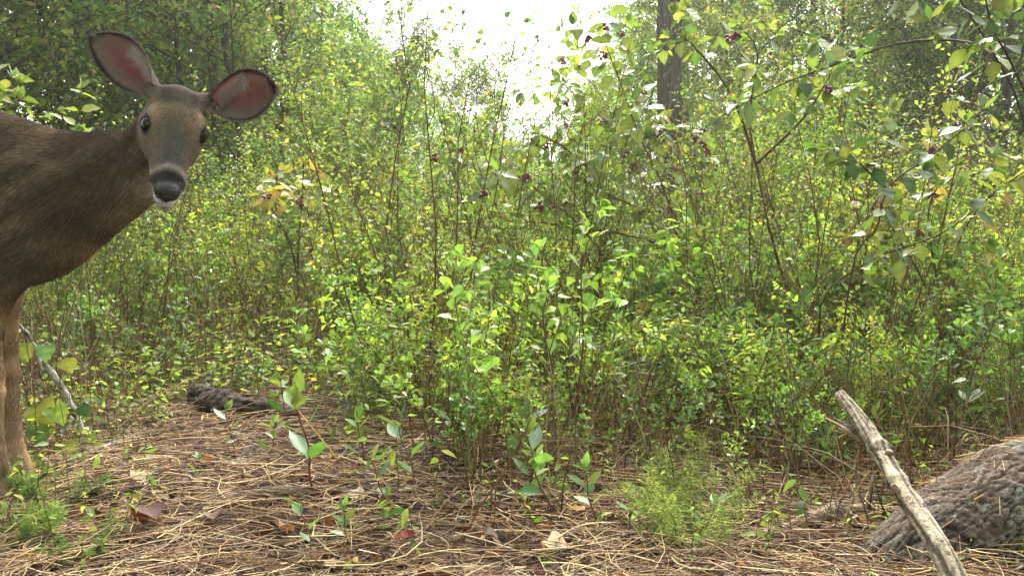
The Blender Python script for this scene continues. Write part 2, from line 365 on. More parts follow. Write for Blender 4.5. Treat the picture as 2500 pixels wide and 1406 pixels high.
def deer_sdf(p):
    d = None
    prev = None
    for u, v0, v1, Y, s in NK:
        a = PX(u, v0, Y); b = PX(u, v1, Y); c = (a + b) / 2; r = abs(a[2] - b[2]) / 2
        if prev is not None:
            c0, r0, s0 = prev; ym = (c0[1] + c[1]) / 2; sm = (s0 + s) / 2
            # lateral squash about the axis line
            t = np.clip((p[:, 0] - c0[0]) / (c[0] - c0[0]), 0, 1); yc = c0[1] + (c[1] - c0[1]) * t
            q = p.copy(); q[:, 1] = yc + (p[:, 1] - yc) * sm
            cc0 = c0.copy(); cc = c.copy()
            e = rcone(q, cc0, cc, r0, r) / (1 + (sm - 1) * .5)
            d = e if d is None else smin(d, e, .035)
        prev = (c, r, s)
    x0 = PX(-170, 490, 2.25)
    tr = [((-1.30, 2.26, .695), .185), ((-1.55, 2.34, .70), .185), ((-1.85, 2.42, .73), .17), ((-2.0, 2.46, .75), .15)]
    for (a, ra), (b, rb) in zip(tr[:-1], tr[1:]):
        t = np.clip((p[:, 0] - a[0]) / (b[0] - a[0]), 0, 1); yc = a[1] + (b[1] - a[1]) * t
        q = p.copy(); q[:, 1] = yc + (p[:, 1] - yc) * 1.35
        d = smin(d, rcone(q, a, b, ra, rb) / 1.15, .05)
    # shoulder blade and brisket
    d = smin(d, ell(p, (-1.235, 2.135, .66), (.10, .05, .15)), .05)
    d = smin(d, ell(p, PX(30, 610, 2.2), (.10, .085, .072)), .04)
    d = smin(d, ell(p, PX(60, 520, 2.10), (.10, .04, .11)), .05)
    d = smin(d, rcone(p, PX(75, 600, 2.13), PX(-60, 420, 2.12), .045, .05), .03)
    d = smin(d, rcone(p, PX(40, 640, 2.12), PX(-25, 690, 2.12), .05, .05), .03)
    d = -smin(-d, ell(p, PX(120, 470, 2.02), (.05, .03, .11)), .05)
    # legs: (u, v, Y, r)
    near = [(-20, 620, 2.12, .07), (-32, 740, 2.115, .046), (-33, 850, 2.11, .028), (-28, 915, 2.11, .0285), (-22, 955, 2.11, .0245), (-14, 1060, 2.11, .0165), (6, 1150, 2.11, .0165), (17, 1195, 2.11, .0235), (34, 1240, 2.10, .021), (44, 1268, 2.095, .023)]
    far = [(0, 620, 2.30, .07), (0, 740, 2.30, .043), (8, 850, 2.30, .030), (12, 915, 2.30, .031), (15, 955, 2.30, .0265), (30, 1050, 2.295, .0185), (48, 1125, 2.29, .0185), (56, 1155, 2.29, .0245), (70, 1185, 2.28, .021), (78, 1207, 2.27, .023)]
    for leg in (near, far):
        pts = [(PX(u, v, Y), r) for u, v, Y, r in leg]; e = None
        for (a, ra), (b, rb) in zip(pts[:-1], pts[1:]):
            g = rcone(p, a, b, ra, rb); e = g if e is None else smin(e, g, .012)
        d = smin(d, e, .03)
    for y in (2.36, 2.54):
        pts = [((-1.98, y, .66), .12), ((-1.90, y, .50), .075), ((-2.02, y, .36), .036), ((-2.10, y, .33), .03), ((-2.06, y, .14), .02), ((-2.05, y, .08), .024), ((-2.02, y, .02), .024)]
        e = None
        for (a, ra), (b, rb) in zip(pts[:-1], pts[1:]):
            g = rcone(p, a, b, ra, rb); e = g if e is None else smin(e, g, .02)
        d = smin(d, e, .05)
    d = smin(d, rcone(p, (-2.15, 2.47, .80), (-2.22, 2.48, .62), .03, .02), .03)
    hb = from_head((-.075 * HS, 0, -.03 * HS)); nb = PX(345, 405, 2.12)
    d = smin(d, rcone(p, hb, nb, .052, .068), .025)
    near_head = np.linalg.norm(p - HO, axis=1) < .45
    if near_head.any():
        hd = np.full(len(p), 9.); hd[near_head] = head_sdf(p[near_head]); d = np.where(near_head, smin(d, hd, .014), d)
    return d

def sstep(x, a, b):
    t = np.clip((x - a) / (b - a), 0, 1); return t * t * (3 - 2 * t)
def mixc(c, d, f): return c * (1 - f[:, None]) + np.asarray(d) * f[:, None]
def wobblev(P, seed, f):
    k = np.random.default_rng(seed); out = 0
    for i in range(10): out = out + np.sin(P @ (unit(k.normal(size=3)) * f * k.uniform(.5, 1.7)) + k.uniform(0, 6.28))
    return out / 2.2
def head_mask(q): return sstep(-np.sqrt(((q[:, 0] - .015) / .175)**2 + (q[:, 1] / .098)**2 + ((q[:, 2] + .01) / .085)**2), -1.12, -.92)
def deer_colour(V, N):
    q = to_head(V) / HS; a, b, c = q[:, 0], np.abs(q[:, 1]), q[:, 2]
    C = np.tile(np.array([.152, .112, .066]), (len(V), 1))
    z = V[:, 2]
    nz = N[:, 2]
    C = mixc(C, (.095, .066, .043), sstep(z + .25 * nz * .2, .80, .90) * .8)                     # darker back and mane
    C = mixc(C, (.26, .20, .135), sstep(-nz, .35, .95) * .55)                                     # paler under
    leg = sstep(-z, -.52, -.40); C = mixc(C, (.40, .285, .17), leg * .95); C = mixc(C, (.27, .225, .165), np.exp(-((np.linalg.norm(V - PX(345, 445, 2.07), axis=1) / .075)**2)) * .85); C = mixc(C, (.36, .31, .25), leg * sstep(-N[:, 0] * .6 - N[:, 2] * 0 + .2 * N[:, 1], .2, .6) * .5)
    C = mixc(C, (.20, .145, .10), sstep(-z, -.07, -.03) * .5)
    # head pigment
    inh = head_mask(q)
    H = np.tile(np.array([.215, .168, .115]), (len(V), 1))
    H = mixc(H, (.11, .105, .10), sstep(-b, -.040, -.012) * sstep(c, -.01, .01) * sstep(a, .0, .05) )     # grey bridge
    H = mixc(H, (.062, .048, .037), sstep(-a, .018, .045) * sstep(c, .0, .03) * sstep(-b, -.055, -.03))      # dark crown
    H = mixc(H, (.33, .235, .14), np.exp(-(((a + .010) / .026)**2 + ((b - .042) / .016)**2 + ((c - .036) / .014)**2)) )  # light brow
    H = mixc(H, (.40, .36, .30), sstep(-c, .035, .055) * sstep(a, -.06, 0))                                    # pale jaw
    H = mixc(H, (.36, .31, .25), np.exp(-((a - .114) / .007)**2) * sstep(c, -.06, -.03) )                      # pale band
    H = mixc(H, (.042, .039, .038), sstep(a, .122, .129) * sstep(c, -.042, -.034) * .95)
    H = mixc(H, (.55, .53, .50), np.exp(-(((a - .150) / .010)**2 + ((b - .0285) / .0045)**2 + ((c + .026) / .007)**2)) * .8)                      # dark muzzle band
    H = mixc(H, (.80, .78, .74), sstep(-c, .034, .040) * sstep(a, .075, .10))                                  # white chin
    e = np.sqrt(((a - .006) / 1.3)**2 + (b - .058)**2 + ((c - .011) / 1.15)**2)
    H = mixc(H, (.34, .28, .20), sstep(-e, -.034, -.027) * .3)
    H = mixc(H, (.022, .018, .016), sstep(-e, -.0195, -.0165))
    return C * (1 - inh[:, None]) + H * inh[:, None]

def ear(base, tip, across, normal, cup, parent, label, seed, tuft=1, wl=1.0, wr=1.0):
    """cupped ear; inner face looks along normal"""
    base, tip = np.asarray(base), np.asarray(tip); L = np.linalg.norm(tip - base); y = (tip - base) / L
    x = np.asarray(across, float); x = x - y * (x @ y); W = np.linalg.norm(x) / 2; x /= np.linalg.norm(x)
    z = np.cross(x, y); z = z if z @ normal > 0 else -z
    ns, nj = 30, 21
    s = np.linspace(0, 1, ns)[:, None]; j = np.linspace(-1, 1, nj)[None]
    prof = np.interp(s, [0, .08, .2, .35, .5, .65, .8, .9, .96, 1], [.34, .52, .78, .96, 1, .92, .70, .45, .25, .03])
    side = np.where(j < 0, wl, wr)
    dep = np.interp(s, [0, .15, .4, .8, 1], [1.5, 1.35, 1.0, .5, .1])
    rc = .5 + .5 * np.cos(j * np.pi)
    def surf(off):
        ro = 1 - off * 14
        X = prof * W * j * side * (1 - .10 * dep); Y = s * L + 0 * j; Z = -cup * dep * (1 - np.abs(j)**2.2) + .01 * np.sin(s * 3 + j * 2) - off
        Z = Z - .012 * np.sin(s * np.pi) * (j > .0) * j
        return base + X[..., None] * x + Y[..., None] * y + Z[..., None] * z
    A = surf(0.0); Bk = surf(.0035)
    Bk[:, 0] = A[:, 0] - z * .001; Bk[:, -1] = A[:, -1] - z * .001
    V = np.concatenate([A.reshape(-1, 3), Bk.reshape(-1, 3)]); i = np.arange(ns * nj).reshape(ns, nj)
    q = np.stack([i[:-1, :-1], i[:-1, 1:], i[1:, 1:], i[1:, :-1]], -1).reshape(-1, 4)
    nrm = np.cross(A[0, 1] - A[0, 0], A[1, 0] - A[0, 0])
    if nrm @ z < 0: q = q[:, ::-1]
    k = ns * nj
    rim = np.concatenate([np.stack([i[:-1, 0], i[1:, 0], i[1:, 0] + k, i[:-1, 0] + k], -1), np.stack([i[:-1, -1], i[:-1, -1] + k, i[1:, -1] + k, i[1:, -1]], -1),
                          np.stack([i[-1, :-1], i[-1, 1:], i[-1, 1:] + k, i[-1, :-1] + k], -1)])
    S = (s + 0 * j).ravel(); J = (0 * s + j).ravel()
    C = np.tile([.20, .165, .135], (k, 1)).astype(float)
    rr = np.sqrt(((S - .56) / .34)**2 + ((J * tuft - .12) / .60)**2)
    C = mixc(C, (.215, .115, .095), sstep(-rr, -1.25, -.3) * .95)
    r2 = np.sqrt(((S - .35) / .2)**2 + ((J + .05) / .3)**2); C = mixc(C, (.24, .13, .105), sstep(-r2, -1.1, -.3) * .7)
    edge = np.maximum(np.abs(J) + .10 * sstep(S, .45, .8), sstep(S, .72, .98))
    C = mixc(C, (.03, .024, .022), sstep(edge, .80, .97) * sstep(S, .08, .3))
    C = mixc(C, (.16, .13, .11), sstep(-S, -.2, -.02))
    JT = J * tuft; C = mixc(C, (.45, .40, .35), sstep(JT, .3, .6) * sstep(-JT, -.95, -.8) * sstep(-S, -.6, -.25) * sstep(S, .05, .12) * .75)
    Cb = np.tile([.15, .11, .075], (k, 1)).astype(float)
    o = link('ear', make_mesh('ear', V - np.array(parent.location), [q, q[:, ::-1] + k, rim], np.concatenate([C, Cb]), M_EAR), parent)
    tag(o, label)
    # hair: short over the faces, a fringe along the rim, pale tufts inside near the base
    rg = np.random.default_rng(seed); roots, dirs, lens, cols, rads = [], [], [], [], []
    def add(P, D, Ln, Cc, ra=.0003): roots.append(P); dirs.append(D); lens.append(Ln); cols.append(Cc); rads.append(np.full(len(P), ra))
    n = 2600; si = rg.integers(0, ns - 1, n); ji = rg.integers(0, nj - 1, n); f, g = rg.random((2, n, 1))
    P = A[si, ji] * (1 - f) * (1 - g) + A[si + 1, ji] * f * (1 - g) + A[si, ji + 1] * (1 - f) * g + A[si + 1, ji + 1] * f * g
    add(P, unit(y * .9 + x * (j[0][ji])[:, None] * .6 + z * .35 + rg.normal(size=(n, 3)) * .2), rg.uniform(.004, .009, n), C[si * nj + ji] * rg.uniform(.7, 1.4, (n, 1)))
    add(P - z * .0036, unit(y * .9 + x * (j[0][ji])[:, None] * .6 - z * .35 + rg.normal(size=(n, 3)) * .2), rg.uniform(.005, .010, n), Cb[:n // n * 1].repeat(n, 0) * rg.uniform(.7, 1.4, (n, 1)))
    n = 4200; si = rg.integers(1, ns, n); e0 = rg.random(n) < .5; jj = np.where(e0, 0, nj - 1); f = rg.random((n, 1))
    P = A[si - 1, jj] * (1 - f) + A[si, jj] * f
    sx = np.where(e0, -1, 1)[:, None]
    add(P, unit(x * sx * .8 + y * .7 + z * rg.uniform(-.5, .6, (n, 1)) + rg.normal(size=(n, 3)) * .25), rg.uniform(.003, .0065, n),
        np.where(rg.random((n, 1)) < .6, np.array([[.34, .29, .22]]), np.array([[.05, .04, .035]])) * rg.uniform(.7, 1.2, (n, 1)), .0002)
    n = 1500; si = (ns * rg.uniform(.05, .55, n)).astype(int); jm = nj // 2 + (tuft * (nj // 2) * rg.uniform(.45, .95, n)).astype(int)
    P = A[si, jm] + z * .001
    add(P, unit(-x * tuft * .75 + y * .65 + z * .25 + rg.normal(size=(n, 3)) * .3), rg.uniform(.008, .024, n), np.array([[.62, .58, .52]]) * rg.uniform(.4, 1.1, (n, 1)), .00016)
    return [np.concatenate(t) for t in (roots, dirs, lens, cols, rads)]

def strands(name, P, D, Ln, Cc, rad, parent, mat, grav=.15, m=4):
    n = len(P); u = np.linspace(0, 1, m)[None, :, None]
    Q = P[:, None] + D[:, None] * u * Ln[:, None, None] + np.array([0, 0, -grav]) * u**2 * Ln[:, None, None]
    hc = bpy.data.hair_curves.new(name); hc.add_curves([m] * n)
    hc.position_data.foreach_set('vector', Q.astype(np.float32).ravel())
    ra = hc.attributes.get('radius') or hc.attributes.new('radius', 'FLOAT', 'POINT')
    ra.data.foreach_set('value', (np.broadcast_to(rad, n)[:, None] * np.linspace(1, .15, m)[None]).astype(np.float32).ravel())
    ca = hc.attributes.new('col', 'FLOAT_COLOR', 'POINT')
    cc = np.concatenate([np.repeat(Cc[:, None], m, 1) * np.linspace(.8, 1.25, m)[None, :, None], np.ones((n, m, 1))], -1)
    ca.data.foreach_set('color', cc.astype(np.float32).ravel())
    hc.materials.append(mat)
    return link(name, hc, parent)

def build_deer():
    V, Q = surface_nets(deer_sdf, (-2.32, 1.70, -.05), (-.50, 2.70, 1.0), .0046)
    # normals
    A = V[Q[:, 2]] - V[Q[:, 0]]; B = V[Q[:, 3]] - V[Q[:, 1]]; fn = np.cross(A, B); fa = np.linalg.norm(fn, axis=1) / 2
    N = np.zeros_like(V)
    for c in range(4): np.add.at(N, Q[:, c], fn)
    N = unit(N)
    CC = deer_colour(V, N)
    root = empty('deer', (PX(0, 690, 2.2)[0], 2.2, 0))
    tag(root, 'brown white-tailed doe at the left edge turning its head towards the camera', 'deer')
    org = np.array(root.location)
    def rel(X): return X - org
    body = link('body', make_mesh('body', rel(V), [Q], CC, M_FUR), root)
    # hooves
    for (u0, v0, Y0), (u1, v1, Y1) in (((38, 1252, 2.10), (50, 1288, 2.09)), ((73, 1192, 2.275), (84, 1220, 2.265))):
        for dy in (-.011, .011):
            a = PX(u0, v0, Y0) + [0, dy, 0]; b = PX(u1, v1, Y1) + [.008, dy, 0]
            v, fs = tubes(np.stack([a, (a + b) / 2, b])[None], np.array([[.013, .016, .012]]), 8)
            link('hoof', make_mesh('hoof', rel(v), fs, np.tile([.03, .026, .022], (len(v), 1)), M_HOOF), root)
    # eyes
    for sgn in (-1, 1):
        c = from_head(np.array([.0050, sgn * .0525, .0105]) * HS)
        vs, fs = uv_sphere(24, 16); v = c + (vs * np.array([.0200, .0165, .0185]) * HS) @ HM.T
        link('eye', make_mesh('eye', rel(v), fs, np.tile([.012, .009, .007], (len(v), 1)), M_EYE), root)
        # lid round the eye, thicker above
        t = np.linspace(0, 2 * np.pi, 33); nrm = unit(np.array([.50, sgn * .62, .60])); e1 = unit(np.cross(nrm, [0, sgn * 1., -.6])); e2 = np.cross(e1, nrm); e2 = e2 * (1 if e2[2] > 0 else -1)
        cc = np.array([.0055, sgn * .0535, .0105]) + nrm * .0075
        pts = (cc + e1 * np.cos(t)[:, None] * .0170 + e2 * np.sin(t)[:, None] * .0150) * HS
        v, fs = tubes(from_head(pts)[None], (.0020 + .0012 * np.sin(t))[None], 6)
        link('eyelid', make_mesh('eyelid', rel(v), fs, np.tile([.05, .04, .033], (len(v), 1)), M_HOOF), root)
    # nose pad with nostrils
    def nose_sdf(p):
        q = to_head(p) / HS; m = q.copy(); m[:, 1] = np.abs(m[:, 1])
        d = ell(m, (.152, 0, -.012), (.0225, .0235, .0165))
        d = smin(d, ell(m, (.151, .013, -.021), (.022, .0125, .016)), .008)
        d = smin(d, ell(m, (.152, 0, -.034), (.019, .012, .010)), .010)
        d = -smin(-d, rcone(m, (.172, .0115, -.023), (.160, .027, -.012), .0042, .0038), .003)
        d = -smin(-d, rcone(m, (.174, 0, -.028), (.172, 0, -.045), .0012, .0012), .002)
        return d * HS
    c = from_head((.155 * HS, 0, -.02 * HS))
    v, q = surface_nets(nose_sdf, c - .045, c + .045, .0016, 6)
    link('nose', make_mesh('nose', rel(v), [q], np.tile([.012, .011, .012], (len(v), 1)), M_NOSE), root)
    # ears
    hair = []
    view = unit(-np.array([-.3, .95, .05]))
    er = [ear(from_head(np.array([-.078, -.058, .030]) * HS), PX(226, 84, 2.06), PX(336, 155, 2.0) - PX(213, 200, 2.04), view + [.15, 0, 0], .034, root, 'raised ear at the left with pink inner skin', 3),
          ear(from_head(np.array([-.078, .058, .030]) * HS), PX(669, 209, 2.02), PX(608, 326, 2.0) - PX(580, 199, 2.03), view + [-.1, 0, 0], .034, root, 'ear turned sideways at the right with pink inner skin', 4, -1)]
    # coat
    rg = np.random.default_rng(8)
    vis = V[Q[:, 0], 0] > -1.40
    inhead = np.linalg.norm(V[Q[:, 0]] - HO, axis=1) < .17
    wt = fa * np.where(inhead, 3.0, np.where(vis, 1.0, .12)); wt /= wt.sum()
    n = 300000; fi = rg.choice(len(Q), n, p=wt); f, g = rg.random((2, n, 1))
    a, b, c, d = [V[Q[fi, k]] for k in range(4)]
    P = a * (1 - f) * (1 - g) + b * f * (1 - g) + c * f * g + d * (1 - f) * g; Nn = N[Q[fi, 0]]; Cc = CC[Q[fi, 0]]
    qh = to_head(P) / HS; e = np.sqrt(((qh[:, 0] - .008) / 1.2)**2 + (np.abs(qh[:, 1]) - .060)**2 + ((qh[:, 2] - .013))**2)
    keep = (e > .0185) & ~((qh[:, 0] > .139) & (qh[:, 2] > -.045) & (np.abs(qh[:, 1]) < .03)) & (P[:, 2] > .03)
    P, Nn, Cc, qh = P[keep], Nn[keep], Cc[keep], qh[keep]; n = len(P)
    fl = np.tile([-.85, .12, -.45], (n, 1))
    neck = sstep(P[:, 0], -1.2, -.95)[:, None]; fl = fl * (1 - neck) + np.array([-.75, .3, -.6]) * neck
    leg = sstep(-P[:, 2], -.52, -.44)[:, None]; fl = fl * (1 - leg) + np.array([0, 0, -1.]) * leg
    hd = head_mask(qh)[:, None]
    hflow = -HF * 1.0 + HL * (np.clip(qh[:, 1:2] / .06, -1, 1) * .3); fl = fl * (1 - hd) + hflow * hd
    wv = np.sin(P[:, 0:1] * 31 + P[:, 2:3] * 17 + np.sin(P[:, 2:3] * 40) * 1.5)
    fl = fl + np.array([0, .0, .22]) * wv
    fl = unit(fl - (fl * Nn).sum(1, keepdims=True) * Nn)
    hl = hd[:, 0]
    D = unit(fl + Nn * (.13 + .14 * rg.random((n, 1))) + rg.normal(size=(n, 3)) * .10)
    Ln = (rg.uniform(.010, .020, n) * (1 - hl) + rg.uniform(.003, .0055, n) * hl) * (1 - .55 * leg[:, 0]) * (1 - .6 * sstep(-np.linalg.norm(P - HO, axis=1), -.16, -.12) * (1 - hl))
    # clumped tone so the coat reads as fur and not as paint
    tone = .85 + .3 * (.5 + .5 * np.sin(P[:, 0] * 90 + P[:, 2] * 55 + 2 * np.sin(P[:, 2] * 130) + 2 * np.sin(P[:, 0] * 47)))
    tone = tone * np.where(rg.random(n) < .38, .42, 1) * np.where(rg.random(n) < .2, 1.9, 1) * rg.uniform(.7, 1.3, n)
    tone = np.where(hl > .5, np.where(rg.random(n) < .3, .35, 1) * np.where(rg.random(n) < .2, 1.7, 1) * rg.uniform(.7, 1.3, n), tone)
    tone = np.where(leg[:, 0] > .5, .5 + .5 * tone, tone)
    tone = tone * (1 + .28 * np.sin(P[:, 0] * 23 + 9 * P[:, 2] + 2 * np.sin(P[:, 2] * 21)) * (1 - hl))
    al, cr_ = P @ np.array([-.84, .1, -.53]), P @ np.array([-.53, 0, .85])
    wb = wobblev(np.stack([al * .16, cr_, P[:, 1] * .5], 1), 77, 105); tone = tone * (1 + .27 * wb * (1 - .75 * hl)).clip(.3, 2.2)
    Cc = Cc * tone[:, None]
    roots, dirs, lens, cols, rads = [P], [D], [Ln], [Cc], [.00038 * (1 - hl) + .00026 * hl]
    for h in er: roots.append(h[0]); dirs.append(h[1]); lens.append(h[2]); cols.append(h[3]); rads.append(h[4])
    strands('fur', rel(np.concatenate(roots)), np.concatenate(dirs), np.concatenate(lens), np.concatenate(cols), np.concatenate(rads), root, M_HAIR, .08)
    # whiskers round the chin and muzzle
    n = 70; aa = rg.uniform(.10, .15, n); s = np.where(rg.random(n) < .5, -1, 1); bb = s * rg.uniform(.012, .03, n)
    W = from_head(np.stack([aa, bb, rg.uniform(-.058, -.036, n)], 1) * HS)
    WD = unit(HF * .35 + HL * (s * .7)[:, None] - HU * .65 + rg.normal(size=(n, 3)) * .3)
    strands('whiskers', rel(W), WD, rg.uniform(.012, .045, n), np.tile([.5, .47, .42], (n, 1)), .0004, root, M_HAIR, .1, 5)

def uv_sphere(nu, nv):
    th = np.linspace(0, np.pi, nv + 1)[1:-1]; ph = np.arange(nu) / nu * 2 * np.pi
    V = np.stack([np.sin(th)[:, None] * np.cos(ph), np.sin(th)[:, None] * np.sin(ph), np.cos(th)[:, None] + 0 * ph], -1).reshape(-1, 3)
    V = np.concatenate([V, [[0, 0, 1], [0, 0, -1]]]); i = np.arange((nv - 1) * nu).reshape(nv - 1, nu); nx = np.roll(i, -1, 1)
    q = np.stack([i[:-1], i[1:], nx[1:], nx[:-1]], -1).reshape(-1, 4)
    t = len(V) - 2; tr = np.concatenate([np.stack([np.full(nu, t), i[0], nx[0]], -1), np.stack([np.full(nu, t + 1), nx[-1], i[-1]], -1)])
    return V, [q, tr]

M_FUR = vcol_mat('deer_hide', .9, 260, .35, .3, spec=.15, bdist=.002)
M_HOOF = vcol_mat('hoof_horn', .5, 80, .3, .2)
M_EYE, _nt, _b = new_mat('eye_gloss'); _b.inputs['Base Color'].default_value = (.012, .008, .006, 1); _b.inputs['Roughness'].default_value = .1; _b.inputs['Specular IOR Level'].default_value = .18
_n = nd(_nt, 'ShaderNodeTexNoise'); _n.inputs['Scale'].default_value = 60; _r = nd(_nt, 'ShaderNodeValToRGB'); _nt.links.new(_n.outputs[0], _r.inputs[0])
_r.color_ramp.elements[0].color = (.006, .005, .005, 1); _r.color_ramp.elements[1].color = (.03, .018, .010, 1); _nt.links.new(_r.outputs[0], _b.inputs['Base Color'])
M_NOSE, _nt, _b = new_mat('wet_nose'); _b.inputs['Base Color'].default_value = (.006, .0055, .006, 1); _b.inputs['Roughness'].default_value = .2; _b.inputs['Specular IOR Level'].default_value = .55
_v = nd(_nt, 'ShaderNodeTexVoronoi'); _v.inputs['Scale'].default_value = 420; _tc = nd(_nt, 'ShaderNodeTexCoord'); _nt.links.new(_tc.outputs['Object'], _v.inputs['Vector'])
_bp = nd(_nt, 'ShaderNodeBump'); _bp.inputs['Strength'].default_value = .9; _bp.inputs['Distance'].default_value = .0015; _bp.invert = True
_nt.links.new(_v.outputs['Distance'], _bp.inputs['Height']); _nt.links.new(_bp.outputs[0], _b.inputs['Normal'])
M_EAR = leaf_mat('ear_skin', trans=.38, rough=.7, spec=.2, pale=0, objvar=False, tint=(1.1, .55, .45))
M_HAIR, _nt, _b = new_mat('hair'); _a = attr_node(_nt); _nt.links.new(_a.outputs['Color'], _b.inputs['Base Color']); _b.inputs['Roughness'].default_value = .75; _b.inputs['Specular IOR Level'].default_value = .12
build_deer()
# ------------------------------------------------------------------ labels that single out
ORD = ['first', 'second', 'third', 'fourth', 'fifth', 'sixth', 'seventh', 'eighth', 'ninth', 'tenth', 'eleventh', 'twelfth', 'thirteenth', 'fourteenth',
       'fifteenth', 'sixteenth', 'seventeenth', 'eighteenth', 'nineteenth', 'twentieth']
def label_row(items, desc, where, cat, group):
    """items: objects of one kind in one place, told apart by their order from the left"""
    items = sorted(items, key=lambda o: o.location.x / o.location.y)
    for i, o in enumerate(items):
        tag(o, f'{desc}, {ORD[i]} from the left {where}' if len(items) > 1 else f'{desc} {where}', cat, group)
# ------------------------------------------------------------------ trees and shrubs of small leaves
GREENS = ['4a6a1e', '5f8224', '7a9a2c', '8fae3a', 'b3b440', '3a5a22']
def stems_from(rg, n, H, spread, lean, m=7, wob=.05):
    a = rg.uniform(0, 6.28, n); b0 = np.stack([np.cos(a), np.sin(a), 0 * a], 1) * rg.uniform(.01, .06, (n, 1)) * spread
    d = unit(np.stack([np.cos(a) * lean, np.sin(a) * lean, np.ones(n)], 1) + rg.normal(size=(n, 3)) * .06)
    ln = H * rg.uniform(.6, 1.0, n); ln[0] = H; u = np.linspace(0, 1, m)[None, :, None]
    side = unit(rg.normal(size=(n, 3)) * [1, 1, .1])[:, None]; s2 = unit(rg.normal(size=(n, 3)) * [1, 1, .1])[:, None]
    return b0[:, None] + d[:, None] * u * ln[:, None, None] + side * wob * ln[:, None, None] * np.sin(u * 4.2 + 1) * u + s2 * wob * .5 * ln[:, None, None] * np.sin(u * 9)
def taper(n, m, r0, r1): return np.broadcast_to(np.linspace(r0, r1, m), (n, m))
SHRUB = {}
def shrub_proto(key, seed, H, ns, lean, nb, bl, nt, tl, nl, size, wid, tmpl, cols, wts, stemc, t0=.2, r=.006, ang=.75, bark='7a6a50', flat=.8, mat=None):
    rg = np.random.default_rng(seed)
    S = stems_from(rg, ns, H, 1.5, lean)
    B, _, tb = spawn(rg, S, nb, t0, 1, lambda t: bl * (1.15 - .6 * t), ang, .25, 5, .15, .07)
    T, _, tt = spawn(rg, B, nt, .15, 1, tl, .8, .15, 4, .05, .06)
    c = lin(stemc)
    parts = []
    for P, r0, r1, k in ((S, r, r * .35, 5), (B, r * .4, r * .18, 3), (T, r * .2, r * .12, 3)):
        v, fs = tubes(P, taper(len(P), P.shape[1], r0, r1), k, False); parts.append((v, fs, c * rg.uniform(.8, 1.2)))
    st = make_mesh(key + '_stems', *join(parts)[:2], join(parts)[2], M_STEM)
    lv = [leaves_on(rg, T, nl, .1, 1.0, size, wid, tmpl, cols, wts, flat), leaves_on(rg, B, nl, .3, 1, size, wid, tmpl, cols, wts, flat)]
    V, F, Cc = join(lv)
    SHRUB[key] = (st, make_mesh(key + '_leaves', V, F, Cc, mat or M_LEAFM))
def place_shrub(name, key, loc, rz, s):
    o = empty(name, loc, rz, s)
    link('stems', SHRUB[key][0], o); f = link('foliage', SHRUB[key][1], o); tag(f, kind='stuff')
    return o
OL = ['6a8636', '829c40', '9cb04c', 'b6b65c', '567030', 'c4b04e', 'ac8a4c']
OW = [4, 4, 2, .8, 4, .35, .2]
BR = ['6b8a2e', '88a63a', 'a2ba4a', '56742a', 'b8bc54']
DK = ['2e4a20', '40602a', '567a34', '6c8c3c', '88984a']
def protos():
    for i in range(3):   # slender saplings with small leaves, the mass of the thicket
        shrub_proto(f'slender{i}', 20 + i, 2.3, 4, .16, 13, .42, 6, .17, 6, .050, .55, T_DIAMOND if i else T_OVAL, OL, OW, '6b5a41', t0=.18)
    for i in range(2):   # denser evergreen bushes
        shrub_proto(f'dense{i}', 30 + i, 2.4, 7, .3, 15, .5, 7, .2, 8, .045, .36, T_DIAMOND, DK + ['8c9a3a'], [2, 3, 3, 2, 1, 1], '5a4c38', t0=.12, r=.008)
    for i in range(2):   # brown twiggy shrubs, few leaves
        shrub_proto(f'twiggy{i}', 40 + i, 1.5, 8, .28, 9, .38, 5, .16, 2, .026, .55, T_DIAMOND, OL, OW, '6e4f38', t0=.15, r=.004)
    for i in range(2):   # yellow green leafy bushes with larger leaves
        shrub_proto(f'leafy{i}', 50 + i, 1.7, 6, .38, 10, .42, 4, .17, 5, .055, .55, T_OVAL, BR + ['c2c04a', 'd0b040'], [3, 4, 3, 2, 1.5, .7, .3], '6f6138', t0=.2)
    for i in range(2):   # low greens
        shrub_proto(f'low{i}', 60 + i, .62, 7, .45, 6, .2, 3, .09, 6, .032, .5, T_OVAL, BR + OL, [4, 5, 3, 4, 1, 2, 2, 2, 1, 1, .3, .2], '6d5a38', t0=.15, r=.0028)
TREE = {}
def tree_proto(key, seed, H, r0, R0, nl_, nb, nt, nl, size, cols, wts, t0=.1, lean=.04, wid=.55, barkc='5b5246', limbang=1.15):
    rg = np.random.default_rng(seed)
    S = stems_from(rg, 1, H, .1, lean, 12, .03)
    L1, _, _ = spawn(rg, S, nl_, t0, 1, lambda t: R0 * (1.1 - .75 * t), limbang, .15, 6, .15, .06)
    B, _, _ = spawn(rg, L1, nb, .12, 1, R0 * .42, .8, .1, 4, .05, .06)
    T, _, _ = spawn(rg, B, nt, .1, 1, R0 * .2, .8, 0, 3, -.05, .05)
    c = lin(barkc)
    v, fs = tubes(S, taper(1, 12, r0, r0 * .2), 10, False)
    trunk = make_mesh(key + '_trunk', v, fs, np.tile(c, (len(v), 1)), M_BARK)
    parts = []
    for P, a, b, k in ((L1, r0 * .28, r0 * .08, 4), (B, r0 * .09, r0 * .04, 3), (T, r0 * .04, r0 * .02, 3)):
        v, fs = tubes(P, taper(len(P), P.shape[1], a, b), k, False); parts.append((v, fs, c * .9))
    V, F, Cc = join(parts); limbs = make_mesh(key + '_limbs', V, F, Cc, M_STEM)
    V, F, Cc = join([leaves_on(rg, T, nl, 0, 1, size, wid, T_DIAMOND, cols, wts, .6), leaves_on(rg, B, nl, .2, 1, size, wid, T_DIAMOND, cols, wts, .6)])
    TREE[key] = (trunk, limbs, make_mesh(key + '_crown', V, F, Cc, M_LEAFF))
